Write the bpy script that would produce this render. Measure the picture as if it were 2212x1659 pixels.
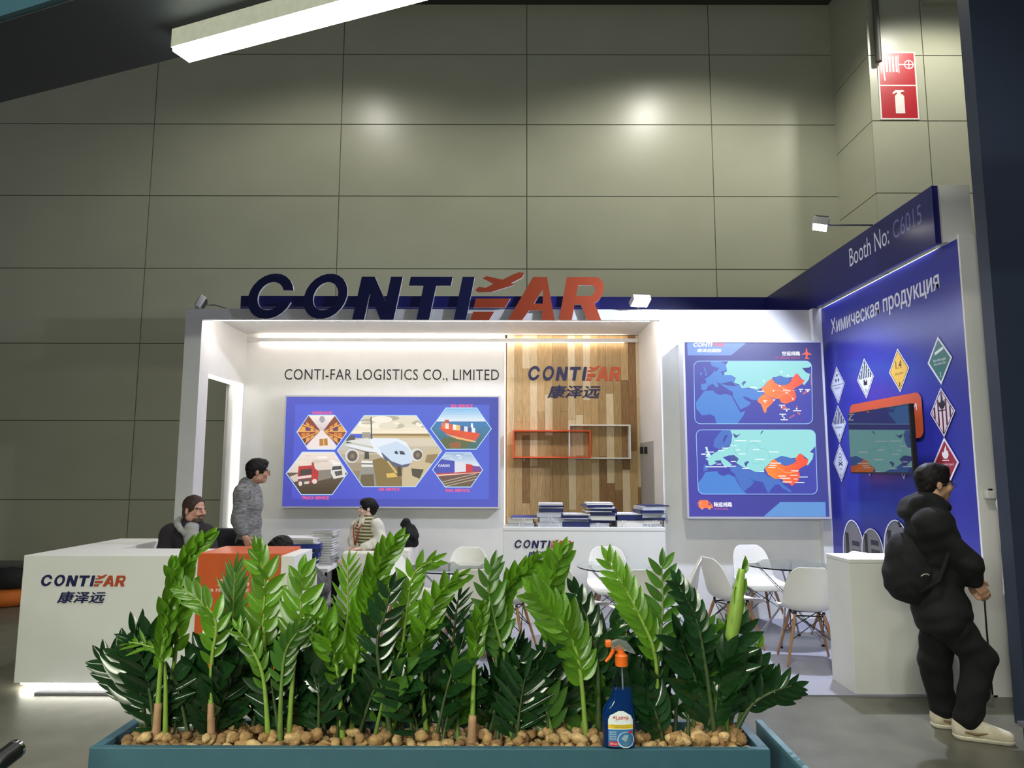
import bpy, bmesh, math, random
import numpy as np
from mathutils import Vector, Matrix, Euler
from mathutils.geometry import tessellate_polygon

for o in list(bpy.data.objects): bpy.data.objects.remove(o, do_unlink=True)
SC = bpy.context.scene
COL = SC.collection

# ---------------------------------------------------------------- camera
F_PX, PITCH, YAW, ROLL, CAM_H = 1520.0, math.radians(6.9), math.radians(-0.08), math.radians(0.13), 1.65
IW, IH = 2212, 1659
CAM = Vector((0, 0, CAM_H))
def cam_axes():
    cp, sp, cy, sy = math.cos(PITCH), math.sin(PITCH), math.cos(YAW), math.sin(YAW)
    f = Vector((sy*cp, cy*cp, sp)); r = Vector((cy, -sy, 0)); u = r.cross(f)
    return r*math.cos(ROLL)+u*math.sin(ROLL), -r*math.sin(ROLL)+u*math.cos(ROLL), f
RT, UP, FW = cam_axes()
cd = bpy.data.cameras.new('camera'); cam = bpy.data.objects.new('camera', cd); COL.objects.link(cam)
cd.sensor_width = 36; cd.lens = 36*F_PX/IW; cd.clip_start = 0.02; cd.clip_end = 200
M = Matrix((RT, UP, -FW)).transposed().to_4x4(); M.translation = CAM; cam.matrix_world = M
SC.camera = cam

# ---------------------------------------------------------------- world, exposure
vs = SC.view_settings
vs.view_transform = 'Standard'; vs.look = 'None'; vs.gamma = 1; vs.exposure = 0.0; vs.use_curve_mapping = False
w = bpy.data.worlds.new('hall_air'); SC.world = w; w.use_nodes = True
w.node_tree.nodes['Background'].inputs[0].default_value = (0.80, 0.86, 1.0, 1)
w.node_tree.nodes['Background'].inputs[1].default_value = 0.11

def ray(px, py):
    return (RT*((px-IW/2)/F_PX)+UP*((IH/2-py)/F_PX)+FW)
def onY(px, py, Y):
    d = ray(px, py); return CAM+d*(Y/d.y)
def onZ(px, py, Z):
    d = ray(px, py); return CAM+d*((Z-CAM_H)/d.z)
def onX(px, py, X):
    d = ray(px, py); return CAM+d*(X/d.x)

# ---------------------------------------------------------------- lamps (the housings stand further down)
def light(name, kind, loc, power, color=(1, 1, 1), target=None, size=.1, angle=80, blend=.6, sy=None):
    l = bpy.data.lights.new(name, kind); l.energy = power; l.color = color
    o = bpy.data.objects.new(name, l); COL.objects.link(o); o.location = loc
    if kind == 'SPOT': l.spot_size = math.radians(angle); l.spot_blend = blend; l.shadow_soft_size = size
    elif kind == 'POINT': l.shadow_soft_size = size
    elif kind == 'AREA':
        l.size = size
        if sy: l.shape = 'RECTANGLE'; l.size_y = sy
    if target is not None:
        o.rotation_euler = (Vector(target)-Vector(loc)).to_track_quat('-Z', 'Y').to_euler()
    return o
YF, YM, YH = 5.40, 8.05, 11.0          # booth front line, map wall, hall wall
HALL_LAMPS = []
for px, py, dl in ((818, 238, 2.6), (1393, 228, 2.6)):
    d = ray(px, py); p = CAM+d*((YH+dl)/d.y); p.y = YH-dl          # lamp whose mirror image sits at that pixel
    HALL_LAMPS.append(p)
HALL_LAMPS += [Vector((-6.5, 8.4, 8.9)), Vector((6.2, 8.4, 8.9)), Vector((-3.0, 1.2, 8.9)), Vector((0.7, 1.0, 8.9)), Vector((-1.0, -2.2, 8.9))]  # further unseen lamps, added and placed to brighten hall and booth fronts
for i, p in enumerate(HALL_LAMPS):
    pw = (225, 470, 5, 300, 110, 900, 500)[i]
    light('high_bay_light', 'SPOT', p-Vector((0, 0, .12)), pw, (1, .97, .88), p-Vector((0, 0, 5)), .16, 150 if i < 4 else 104, .5 if i < 4 else .3)

# ---------------------------------------------------------------- helpers
def lin(c):
    c = c/255.0
    return c/12.92 if c <= .04045 else ((c+.055)/1.055)**2.4
def rgb(r, g, b): return (lin(r), lin(g), lin(b), 1)
MATS = {}
def mat(name, col, rough=.5, metal=0, var=.06, scale=40, bump=0, bscale=120, spec=.5, emit=0, emitcol=None, coat=0, trans=0, ior=1.45, stretch=None, col2=None, sheen=0):
    if name in MATS: return MATS[name]
    m = bpy.data.materials.new(name); m.use_nodes = True; MATS[name] = m
    nt = m.node_tree; b = nt.nodes['Principled BSDF']
    b.inputs['Roughness'].default_value = rough; b.inputs['Metallic'].default_value = metal
    b.inputs['Specular IOR Level'].default_value = spec; b.inputs['IOR'].default_value = ior
    b.inputs['Coat Weight'].default_value = coat; b.inputs['Transmission Weight'].default_value = trans
    if sheen: b.inputs['Sheen Weight'].default_value = sheen
    c = rgb(*col)
    tc = nt.nodes.new('ShaderNodeTexCoord'); src = tc.outputs['Object']
    if stretch:
        mp = nt.nodes.new('ShaderNodeMapping'); mp.inputs['Scale'].default_value = stretch
        nt.links.new(src, mp.inputs[0]); src = mp.outputs[0]
    if var or col2:
        n = nt.nodes.new('ShaderNodeTexNoise'); n.inputs['Scale'].default_value = scale; n.inputs['Detail'].default_value = 4
        nt.links.new(src, n.inputs['Vector'])
        r = nt.nodes.new('ShaderNodeValToRGB'); nt.links.new(n.outputs['Fac'], r.inputs[0])
        if col2: a, z = c, rgb(*col2)
        else: a = tuple(x*(1-var) for x in c[:3])+(1,); z = tuple(min(1, x*(1+var)) for x in c[:3])+(1,)
        r.color_ramp.elements[0].position = .3; r.color_ramp.elements[1].position = .7
        r.color_ramp.elements[0].color = a; r.color_ramp.elements[1].color = z
        nt.links.new(r.outputs[0], b.inputs['Base Color'])
    else: b.inputs['Base Color'].default_value = c
    if bump:
        n2 = nt.nodes.new('ShaderNodeTexNoise'); n2.inputs['Scale'].default_value = bscale; n2.inputs['Detail'].default_value = 3
        nt.links.new(src, n2.inputs['Vector'])
        bp = nt.nodes.new('ShaderNodeBump'); bp.inputs['Strength'].default_value = bump; bp.inputs['Distance'].default_value = .01
        nt.links.new(n2.outputs['Fac'], bp.inputs['Height']); nt.links.new(bp.outputs[0], b.inputs['Normal'])
    if emit:
        b.inputs['Emission Color'].default_value = rgb(*(emitcol or col)); b.inputs['Emission Strength'].default_value = emit
    return m

def wm(o):
    m = o.matrix_basis.copy()
    return wm(o.parent) @ m if o.parent else m
def tag(o, label=None, cat=None, group=None, kind=None):
    if label: o['label'] = label
    if cat: o['category'] = cat
    if group: o['group'] = group
    if kind: o['kind'] = kind
    return o
def thing(name, loc, label, cat, group=None, rz=0):
    o = bpy.data.objects.new(name, None); COL.objects.link(o); o.empty_display_size = .1
    o.location = loc; o.rotation_euler = (0, 0, rz)
    return tag(o, label, cat, group)
def link_mesh(name, me, m, parent=None, smooth=False):
    if m is not None:
        for k in (m if isinstance(m, (list, tuple)) else [m]): me.materials.append(k)
    if smooth: me.polygons.foreach_set('use_smooth', [True]*len(me.polygons))
    o = bpy.data.objects.new(name, me); COL.objects.link(o)
    if parent: o.parent = parent
    return o
def copy_tree(o, parent=None):
    c = o.copy(); COL.objects.link(c); c.parent = parent
    for ch in [x for x in KIDS.get(o.name, [])]: copy_tree(ch, c)
    return c
KIDS = {}

class MB:
    """collects boxes, tubes, lathes ... in world coordinates and links them as ONE mesh"""
    def __init__(s): s.v = []; s.f = []; s.mi = []; s.cur = 0
    def add(s, vs, fs):
        n = len(s.v); s.v += [tuple(v) for v in vs]; s.f += [tuple(i+n for i in f) for f in fs]; s.mi += [s.cur]*len(fs); return s
    def box(s, a, b, M=None):
        (x0, y0, z0), (x1, y1, z1) = a, b
        vs = [Vector(p) for p in ((x0,y0,z0),(x1,y0,z0),(x1,y1,z0),(x0,y1,z0),(x0,y0,z1),(x1,y0,z1),(x1,y1,z1),(x0,y1,z1))]
        if M is not None: vs = [M @ v for v in vs]
        return s.add(vs, [(0,3,2,1),(4,5,6,7),(0,1,5,4),(1,2,6,5),(2,3,7,6),(3,0,4,7)])
    def rbox(s, a, b, r=.01, M=None, seg=2):
        """box with all edges rounded"""
        bm = bmesh.new(); bmesh.ops.create_cube(bm, size=1)
        ctr = (Vector(a)+Vector(b))/2; d = Vector(b)-Vector(a)
        for v in bm.verts: v.co = Vector((v.co.x*d.x, v.co.y*d.y, v.co.z*d.z))+ctr
        bmesh.ops.bevel(bm, geom=bm.edges[:], offset=min(r, .49*min(abs(x) for x in d)), segments=seg, affect='EDGES', profile=.5)
        vs = [(M @ v.co) if M is not None else v.co.copy() for v in bm.verts]
        bm.verts.index_update(); fs = [[v.index for v in f.verts] for f in bm.faces]; bm.free()
        return s.add(vs, fs)
    def prism(s, pts, d):
        """extrude a planar polygon (3D points) by the vector d"""
        n = len(pts); pts = [Vector(p) for p in pts]; d = Vector(d)
        return s.add(pts+[p+d for p in pts], [tuple(range(n))[::-1], tuple(range(n, 2*n))]+[(i, (i+1)%n, n+(i+1)%n, n+i) for i in range(n)])
    def tube(s, pts, rad, seg=8, cap=True):
        pts = [Vector(p) for p in pts]; n = len(pts)
        rad = list(rad) if isinstance(rad, (list, tuple)) else [rad]*n
        vs = []; fs = []; prev = None
        for i, p in enumerate(pts):
            t = (pts[min(i+1, n-1)]-pts[max(i-1, 0)]).normalized()
            if prev is None:
                a = t.cross(Vector((0, 0, 1)));  a = t.cross(Vector((1, 0, 0))) if a.length < .1 else a
            else: a = prev-t*prev.dot(t)
            a.normalize(); prev = a; b = t.cross(a)
            for k in range(seg):
                th = 2*math.pi*k/seg; vs.append(p+(a*math.cos(th)+b*math.sin(th))*rad[i])
        for i in range(n-1):
            for k in range(seg):
                k2 = (k+1)%seg; fs.append((i*seg+k, i*seg+k2, (i+1)*seg+k2, (i+1)*seg+k))
        if cap: fs += [tuple(range(seg))[::-1], tuple((n-1)*seg+k for k in range(seg))]
        return s.add(vs, fs)
    def lathe(s, prof, c=(0, 0, 0), seg=24, sx=1, sy=1, M=None):
        c = Vector(c); vs = []; fs = []; n = len(prof)
        for r, z in prof:
            for k in range(seg):
                th = 2*math.pi*k/seg; v = Vector((r*math.cos(th)*sx, r*math.sin(th)*sy, z))
                vs.append(c+(M @ v if M is not None else v))
        for i in range(n-1):
            for k in range(seg):
                k2 = (k+1)%seg; fs.append((i*seg+k, i*seg+k2, (i+1)*seg+k2, (i+1)*seg+k))
        fs += [tuple(range(seg))[::-1], tuple((n-1)*seg+k for k in range(seg))]
        return s.add(vs, fs)
    def build(s, name, m, parent=None, smooth=False, auto=None, kind=None, label=None):
        vs = s.v
        if parent is not None:
            inv = wm(parent).inverted(); vs = [inv @ Vector(v) for v in vs]
        me = bpy.data.meshes.new(name); me.from_pydata([tuple(v) for v in vs], [], s.f); me.update()
        o = link_mesh(name, me, m, parent, smooth or bool(auto))
        if len(set(s.mi)) > 1: me.polygons.foreach_set('material_index', s.mi)
        if auto: me.set_sharp_from_angle(angle=math.radians(auto))
        if parent is not None: KIDS.setdefault(parent.name, []).append(o)
        return tag(o, label=label, kind=kind)
def struct(name, mb, m, label=None, **k):
    return tag(mb.build(name, m, **k), label=label, kind='structure')
def bx(a, b): return MB().box(a, b)

# ---- flat print and lettering
_txt = {}; NCOPY = {}
def text2d(body, bold=0, shear=0, spacing=1.0):
    key = (body, bold, shear, spacing)
    if key not in _txt:
        c = bpy.data.curves.new('t', 'FONT'); c.body = body; c.shear = shear; c.space_character = spacing
        c.resolution_u = 3; c.fill_mode = 'FRONT'
        o = bpy.data.objects.new('t', c); COL.objects.link(o)
        dg = bpy.context.evaluated_depsgraph_get(); me = o.evaluated_get(dg).to_mesh()
        vs = [(v.co.x, v.co.y) for v in me.vertices]; fs = [tuple(p.vertices) for p in me.polygons]
        o.evaluated_get(dg).to_mesh_clear(); bpy.data.objects.remove(o); bpy.data.curves.remove(c)
        if bold:                                   # heavier strokes: the same glyphs shifted around
            v0, f0, n = vs, fs, len(vs); vs, fs = [], []
            for k, (dx, dy) in enumerate(((-1, 0), (1, 0), (0, .7), (0, -.7), (0, 0))):
                vs = vs+[(x+dx*bold, y+dy*bold) for x, y in v0]; fs = fs+[tuple(i+n*k for i in f) for f in f0]
        NCOPY[key] = 5 if bold else 1
        xs = [v[0] for v in vs]; ys = [v[1] for v in vs]; x0, x1, y0, y1 = min(xs), max(xs), min(ys), max(ys)
        _txt[key] = ([((x-x0)/(x1-x0), (y-y0)/(y1-y0)) for x, y in vs], fs, (x1-x0)/(y1-y0))
    return _txt[key]
class Print:
    """flat print: coloured polygons in thin layers on a plane (O, u, v, n); colours in a colour attribute"""
    def __init__(s, O, u, v, n, step=.00005):
        s.O, s.u, s.v, s.n = Vector(O), Vector(u), Vector(v), Vector(n); s.verts = []; s.faces = []; s.cols = []; s.k = 0; s.step = step
    def uv(s, p):
        d = Vector(p)-s.O; return (d.dot(s.u), d.dot(s.v))
    def px(s, x, y):
        d = ray(x, y); t = (s.O-CAM).dot(s.n)/d.dot(s.n); return s.uv(CAM+d*t)
    def raw(s, vs, fs, col, flip=False):
        n = len(s.verts); off = s.n*(s.k*s.step)
        s.verts += [s.O+s.u*a+s.v*b+off for a, b in vs]
        for f in fs:
            s.faces.append(tuple(i+n for i in f)); s.cols.append([col[i] for i in f] if isinstance(col, list) else [col]*len(f))
    def poly(s, pts, col, layer=True):
        """pts in plane units; col an (r,g,b) or one per point"""
        if layer: s.k += 1
        tri = tessellate_polygon([[Vector((a, b, 0)) for a, b in pts]])
        c = [rgb(*x) for x in col] if isinstance(col, list) else rgb(*col)
        s.raw(pts, tri, c)
    def text(s, body, x0, y0, x1, y1, col, bold=0, shear=0, spacing=1.0, fit=True):
        """lettering filling the box x0..x1, y0..y1 in plane units (fit=False keeps the letter proportions, height decides)"""
        vs, fs, asp = text2d(body, bold, shear, spacing)
        c = NCOPY[(body, bold, shear, spacing)]; nv, nf = len(vs)//c, len(fs)//c
        for j in range(c):
            s.k += 1
            s.raw([(x0+a*(x1-x0), y0+b*(y1-y0)) for a, b in vs[j*nv:(j+1)*nv]], [tuple(i-j*nv for i in f) for f in fs[j*nf:(j+1)*nf]], rgb(*col))
    def circle(s, cx, cy, rx, ry, col, n=24): s.poly([(cx+rx*math.cos(2*math.pi*i/n), cy+ry*math.sin(2*math.pi*i/n)) for i in range(n)], col)
    def line(s, pts, wd, col, closed=False, layer=True):
        if layer: s.k += 1
        P = [Vector((a, b)) for a, b in pts]; n = len(P); L = []
        for i in range(n):
            a = P[i-1] if (i or closed) else P[0]; b = P[(i+1) % n] if (i < n-1 or closed) else P[-1]
            t = (b-a); t = t.normalized() if t.length else Vector((1, 0)); q = Vector((-t.y, t.x))*wd/2; L.append((P[i]+q, P[i]-q))
        for i in range(n if closed else n-1):
            j = (i+1) % n; s.raw([tuple(L[i][0]), tuple(L[i][1]), tuple(L[j][1]), tuple(L[j][0])], [(0, 1, 2, 3)], rgb(*col))
    def build(s, name, m, parent=None):
        inv = wm(parent).inverted() if parent else Matrix()
        me = bpy.data.meshes.new(name)
        # keep the winding towards n
        fs = []
        for f in s.faces:
            a, b, c = (s.verts[f[i]] for i in range(3)); fs.append(f if (b-a).cross(c-a).dot(s.n) >= 0 else f[::-1])
        cols = [c if fs[i] == s.faces[i] else c[::-1] for i, c in enumerate(s.cols)]
        me.from_pydata([tuple(inv @ v) for v in s.verts], [], fs)
        at = me.color_attributes.new('Col', 'FLOAT_COLOR', 'CORNER')
        flat = [x for c in cols for q in c for x in q]
        at.data.foreach_set('color', flat); me.update()
        o = link_mesh(name, me, m, parent)
        if parent is not None: KIDS.setdefault(parent.name, []).append(o)
        return o
def print_mat(name, emit=0, rough=.5, tint=0):
    if name in MATS: return MATS[name]
    m = bpy.data.materials.new(name); m.use_nodes = True; MATS[name] = m
    nt = m.node_tree; b = nt.nodes['Principled BSDF']; a = nt.nodes.new('ShaderNodeAttribute'); a.attribute_name = 'Col'
    b.inputs['Roughness'].default_value = rough
    tc = nt.nodes.new('ShaderNodeTexCoord'); n = nt.nodes.new('ShaderNodeTexNoise'); n.inputs['Scale'].default_value = 260
    nt.links.new(tc.outputs['Object'], n.inputs['Vector'])
    mx = nt.nodes.new('ShaderNodeMix'); mx.data_type = 'RGBA'; mx.blend_type = 'OVERLAY'; mx.inputs['Factor'].default_value = .10
    nt.links.new(a.outputs['Color'], mx.inputs['A']); nt.links.new(n.outputs['Fac'], mx.inputs['B'])
    if emit:
        b.inputs['Base Color'].default_value = (.02, .02, .02, 1)
        nt.links.new(mx.outputs['Result'], b.inputs['Emission Color']); b.inputs['Emission Strength'].default_value = emit
    else: nt.links.new(mx.outputs['Result'], b.inputs['Base Color'])
    return m

# ---------------------------------------------------------------- materials
WHITE = mat('white_panel', (226, 226, 222), .55, var=.02, scale=6, bump=.02, bscale=400)
TEAL = mat('teal_board', (54, 92, 108), .5, var=.05, scale=30, bump=.03, bscale=300)
BLUE = mat('blue_board', (50, 54, 158), .28, var=.05, scale=8)
NAVY = mat('navy_letter', (22, 27, 78), .55, var=.05)
ORANGE = mat('orange_board', (204, 88, 34), .5, var=.05, scale=20)
RUST = mat('orange_letter', (178, 74, 38), .55, var=.05)
BLACK = mat('black_plastic', (18, 18, 20), .4, var=.1)
CHROME = mat('chrome', (210, 212, 215), .12, 1, var=0)
STEEL = mat('brushed_steel', (150, 150, 150), .35, 1, var=.05)
def led_mat(name, strength, col=(255, 250, 240)): return mat(name, col, .5, var=0, emit=strength)
# ================================================================ the setting
GREYW = mat('hall_cladding', (170, 171, 150), .31, var=.035, scale=1.3, bump=.02, bscale=90, stretch=(1, 1, 1.5), spec=.45)
JOINT = mat('cladding_joint', (96, 96, 86), .7)
CONC = mat('concrete_floor', (100, 99, 87), .38, var=.2, scale=3.5, bump=.05, bscale=60)
CARPET = mat('grey_carpet', (150, 150, 160), .95, var=.10, scale=160, bump=.3, bscale=900)
struct('floor', bx((-14, -3, -.1), (14, YH+.3, 0)), CONC, 'dark polished concrete floor of the exhibition hall')

zc = onY(900, 691, YM).z                                   # canopy soffit height
d = ray(900, 737); YR = CAM.y+d.y*((zc-CAM_H)/d.z)           # recess back wall
XW = (onZ(1804, 1337, 0).x+onZ(2139, 1503, 0).x)/2           # blue side wall
TOP = 3.5; FASC = 4.0
print('zc', zc, 'YR', YR, 'XW', XW, onZ(1804, 1337, 0), onZ(2139, 1503, 0), 'map top', onY(1600, 661, YM).z, 'near top', onX(2066, 510, XW), 'fascia', onX(2037, 387, XW), onX(1660, 640, XW))

# hall back wall: recessed backing plus separate cladding panels
wall = struct('wall_back', bx((-14, YH+.012, 0), (14, YH+.25, 12)), JOINT, 'tall back wall of the hall in grey cladding panels')
vx = [onY(327, 365, YH).x, onY(733, 400, YH).x, onY(1138, 300, YH).x, onY(1538, 300, YH).x]
pw = (vx[3]-vx[0])/3
xs = [vx[0]-pw*k for k in (4, 3, 2, 1)]+vx+[vx[3]+pw, vx[3]+2*pw]
zs = [onY(1136, y, YH).z for y in (118, 269, 424, 581)]
ph = (zs[0]-zs[3])/3
zl = [zs[3]-ph*k for k in range(1, 7)][::-1]
zl = [z for z in zl if z > .25]+[zs[3], zs[2], zs[1], zs[0], zs[0]+ph, zs[0]+2*ph]
zl = [0.0]+zl
print('panels', pw, ph, zl)
g = .007
for i in range(len(xs)-1):
    for j in range(len(zl)-1):
        o = bx((xs[i]+g, YH, zl[j]+g), (xs[i+1]-g, YH+.012, zl[j+1]-g)).build('panel', GREYW, wall)

# hall pilaster at the right with the fire sign
YP = YH-1.15
xl = onY(1883, 250, YP).x
pil = struct('wall_pilaster', bx((xl+.02, YP+.012, 0), (14, YH, 12)), JOINT, 'projecting hall wall section clad in grey panels')
pz = [0, 1.2, 2.4]+[onY(1950, y, YP).z for y in (1105, 830, 590, 417, 261)][2:]
pz = [0, onY(1950, 770, YP).z, onY(1950, 590, YP).z, onY(1950, 417, YP).z, onY(1950, 261, YP).z, onY(1950, 120, YP).z, 11]
px_ = [xl, onY(2000, 200, YP).x, onY(2200, 200, YP).x+1.2]
for i in range(2):
    for j in range(len(pz)-1):
        bx((px_[i]+g, YP, pz[j]+g), (px_[i+1]-g, YP+.02, pz[j+1]-g)).build('panel', GREYW, pil)
for j in range(len(pz)-1):
    bx((xl, YP+.02, pz[j]+g), (xl+.02, YH, pz[j+1]-g)).build('panel', GREYW, pil)
bx((onY(1990, 10, YP).x, YP-.12, onY(2000, 12, YP).z), (onY(2065, 10, YP).x+.5, YP, onY(2000, 12, YP).z+.8)).build('bulkhead', GREYW, pil)
MB().tube([(onY(1889, 60, YP).x, YP-.06, onY(1889, 138, YP).z), (onY(1889, 60, YP).x, YP-.06, 11)], .045, 12).build('conduit', mat('grey_pipe', (92, 90, 84), .5), pil, auto=40)
# eaves beam along the top of the hall wall
struct('trim_1', bx((-14, YH-.28, onY(1136, -14, YH-.28).z), (xl, YH, 11.9)), mat('dark_beam', (58, 58, 55), .7), 'dark beam along the top of the hall wall')

# booth carpet
xdl = onZ(36, 1484, 0).x
struct('floor_carpet', bx((xdl+.25, YF, 0), (XW, YR+.3, .012)), CARPET, 'light grey carpet of the booth')

# right blue side wall, fascia with booth number
side = struct('wall_right', bx((XW, YF+.02, 0), (XW+.16, YM+1.35, TOP)), WHITE, 'blue printed side wall of the booth with white ends')
bx((XW-.006, YF+.03, .02), (XW, YM-.07, TOP-.01)).build('blue_graphic_panel', BLUE, side)
bx((XW-.03, YF, 0), (XW+.17, YF+.02, TOP+.01)).build('end_post', WHITE, side)
bx((XW+.19, YF+.03, 0), (XW+.48, YF+.1, TOP-.06)).build('neighbour_end_panel', WHITE, side)
YFA = 5.62
XFA = onX(2037, 387, XW-.08).x
fas = struct('trim_2', bx((XFA, YFA, TOP+.005), (XFA+.05, YR+.02, FASC)), BLUE, 'blue fascia with the booth number above the side wall')
NAVYB = mat('navy_fascia', (34, 36, 104), .3, var=.05)
fas.data.materials[0] = NAVYB
bx((XFA+.052, YFA-.02, TOP+.01), (XFA+.30, YFA+.12, FASC)).build('fascia_end', WHITE, fas)
xb0 = onY(520, 650, YR+.02).x
struct('trim_3', bx((xb0, YR+.02, TOP+.0), (XFA+.05, YR+.07, FASC)), NAVYB, 'dark blue band running along the back of the booth top')

# map wall right of the recess
xj = onY(1427, 800, YM).x                                   # right edge of the recess opening
mw = struct('wall_map', bx((xj, YM, 0), (XW-.001, YM+.1, TOP)), WHITE, 'pale wall carrying the tall map light box')
bx((XW-.11, YM-.09, 0), (XW-.001, YM-.0005, TOP)).build('corner_post', WHITE, mw)

# recess: back wall, side walls, canopy
x0 = onY(397, 760, YM).x; x1 = onY(433, 760, YM).x           # left column
xwood = onY(1095, 900, YR).x; xjr = onY(1376, 900, YR).x; xbl = onY(539, 900, YR).x
print('recess', x0, x1, xbl, xwood, xjr, xj)
rec = struct('wall_recess_back', bx((x0-.05, YR, 0), (xwood-.03, YR+.08, TOP)), WHITE, 'white back wall inside the booth recess')
struct('wall_recess_wood_backing', bx((xwood-.03, YR+.03, 0), (xj+.1, YR+.12, TOP)), mat('plank_gap', (60, 44, 28), .8), 'backing of the wooden plank wall')
# left side wall with an opening
dt = onX(480, 815, x1).z; ya, yb = onX(440, 1000, x1).y, onX(518, 1000, x1).y
print('opening', dt, ya, yb)
lw = struct('wall_recess_left', bx((x0, YM, 0), (x1, ya, TOP)), WHITE, 'white left side wall of the recess with an open doorway')
bx((x0, yb, 0), (x1, YR, TOP)).build('jamb', WHITE, lw)
bx((x0, ya, dt), (x1, yb, TOP)).build('lintel', WHITE, lw)
bx((x1-.10, yb-.012, .05), (x1-.03, yb-.0005, dt-.02)).build('led_strip', led_mat('led_door', 13), lw)
bx((x0+.03, ya+.02, dt-.012), (x1-.03, yb-.02, dt-.0005)).build('led_strip', led_mat('led_door_top', 4), lw)
# right side wall
rw = struct('wall_recess_right', bx((xj, YM+.1, 0), (xj+.1, YR, TOP)), WHITE, 'white right side wall of the recess')
rp = [onX(1412, 955, xj).y, onX(1385, 955, xj).y]; rzt = onX(1398, 955, xj).z
bx((xj-.012, min(rp), .02), (xj, max(rp), rzt)).build('door_leaf', mat('grey_door', (150, 150, 146), .6), rw)
for q in (1391, 1400):
    p = onX(q, 972, xj); bx((xj-.05, p.y-.02, p.z-.05), (xj-.012, p.y+.02, p.z+.04)).build('hook', BLACK, rw)
# canopy: fascia, soffit, lid
cn = struct('ceiling_canopy', bx((x0-.003, YM-.003, zc), (xj, YM+.05, TOP+.003)), WHITE, 'white canopy over the recess with a slim fascia')
bx((x0, YM+.05, zc+.09), (xj, YR, zc+.12)).build('soffit', WHITE, cn)
bx((x0, YM+.05, zc+.1205), (xj, YM+.09, TOP)).build('fascia_backing', WHITE, cn)
bx((xwood-.03, YR+.004, .6), (xwood-.022, YR+.028, zc+.02)).build('led_strip', led_mat('led_vertical', 14, (255, 240, 225)), rec)
bx((x1+.1, YM+.055, zc+.004), (xj-.1, YM+.085, zc+.03)).build('led_strip', led_mat('led_front', 37, (255, 246, 240)), cn)

bx((x1+.02, YR-.062, zc-.02), (xj-.02, YR-.052, zc+.03)).build('added_cove_lip', WHITE, cn)  # added lip, only there to hide the fill strip behind it
bx((x1+.2, YR-.048, zc-.018), (xj-.2, YR-.022, zc-.004)).build('led_strip', led_mat('led_cove_fill', 12, (255, 240, 230)), cn)  # added strip that brightens the rear of the soffit

# wood planks of the recess wall
random.seed(5)
WOODS = [mat('plank_%s' % n, c, .5, var=.2, scale=6, stretch=(14, 14, 1.2), col2=c2) for n, c, c2 in (
    ('pale', (206, 186, 150), (180, 156, 116)), ('oak', (186, 158, 112), (160, 130, 84)), ('tan', (170, 142, 98), (140, 112, 70)),
    ('umber', (140, 106, 64), (112, 82, 48)), ('cream', (214, 198, 166), (194, 174, 138)))]
pl_w = (onY(1376, 900, YR).x-xwood)/17
for c in range(18):
    z = 0.02-random.random()*1.2
    while z < zc+.09:
        ln = random.choice((.55, .9, 1.2, 1.5, 1.9)); a, b = max(z, .02), min(z+ln, zc+.088)
        if b-a > .03:
            k = random.choice((0, 0, 1, 1, 2, 2, 4, 4, 3)); xa = xwood+c*pl_w; dy = random.uniform(0, .006)
            bx((xa+.0012, YR+.018-dy, a+.001), (xa+pl_w-.0012, YR+.03, b-.001)).build('plank', WOODS[k], bpy.data.objects['wall_recess_wood_backing'])
        z += ln
# ================================================================ lettering of the company logo (pixel outlines of the big sign, letter height 190)
SH = .19
def arc(cx, cy, rx, ry, a0, a1, n=22):
    return [(cx+rx*math.cos(math.radians(a0+(a1-a0)*i/n)), cy+ry*math.sin(math.radians(a0+(a1-a0)*i/n))) for i in range(n+1)]
def shear(l): return [(x+SH*y, y) for x, y in l]
def zpx(l): return [((x-360)/190, (262-y)/190) for x, y in l]
def logo_letters():
    L = []
    L.append(('letter_c', 0, [shear(arc(.459, .54, .51, .53, 15, 345)+arc(.459, .54, .29, .33, 335, 25))]))
    L.append(('letter_o', 0, [shear(arc(1.717, .54, .49, .53, 0, 360)[:-1]), shear(arc(1.717, .54, .28, .33, 0, 360)[:-1])]))
    a, b = 2.447, 3.389
    L.append(('letter_n', 0, [shear([(a, 0), (a+.27, 0), (a+.27, .60), (b-.30, 0), (b, 0), (b, 1), (b-.27, 1), (b-.27, .42), (a+.30, 1), (a, 1)])]))
    L.append(('letter_t', 0, [shear([(3.573, 1), (3.573, .79), (3.91, .79), (3.91, 0), (4.20, 0), (4.20, .79), (4.536, .79), (4.536, 1)])]))
    L.append(('letter_i', 0, [shear([(4.763, 0), (5.04, 0), (5.04, 1), (4.763, 1)])]))
    L.append(('airplane', 1, [zpx([(1570, 54), (1548, 51), (1524, 60), (1476, 84), (1405, 69), (1388, 79), (1436, 103), (1402, 121), (1372, 116), (1356, 132), (1372, 140), (1426, 139), (1530, 106), (1512, 100), (1562, 74)])]))
    L.append(('speed_bar', 1, [zpx([(1360, 168), (1510, 168), (1486, 208), (1350, 208)])]))
    L.append(('speed_bar', 1, [zpx([(1348, 226), (1440, 226), (1418, 263), (1338, 263)])]))
    L.append(('letter_a', 1, [shear([(6.0, 0), (6.32, 0), (6.44, .22), (6.74, .22), (6.76, 0), (7.06, 0), (6.70, 1), (6.38, 1)][:]), shear([(6.52, .38), (6.72, .38), (6.66, .72)])]))
    L.append(('letter_r', 1, [shear([(7.158, 0), (7.45, 0), (7.45, .36), (7.60, .36), (7.80, 0), (8.12, 0), (7.90, .40)]+arc(7.80, .68, .25, .32, -50, 90, 10)+[(7.158, 1)]),
                              shear([(7.45, .56)]+arc(7.76, .685, .10, .125, -90, 90, 8)+[(7.45, .81)])]))
    return L
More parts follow.
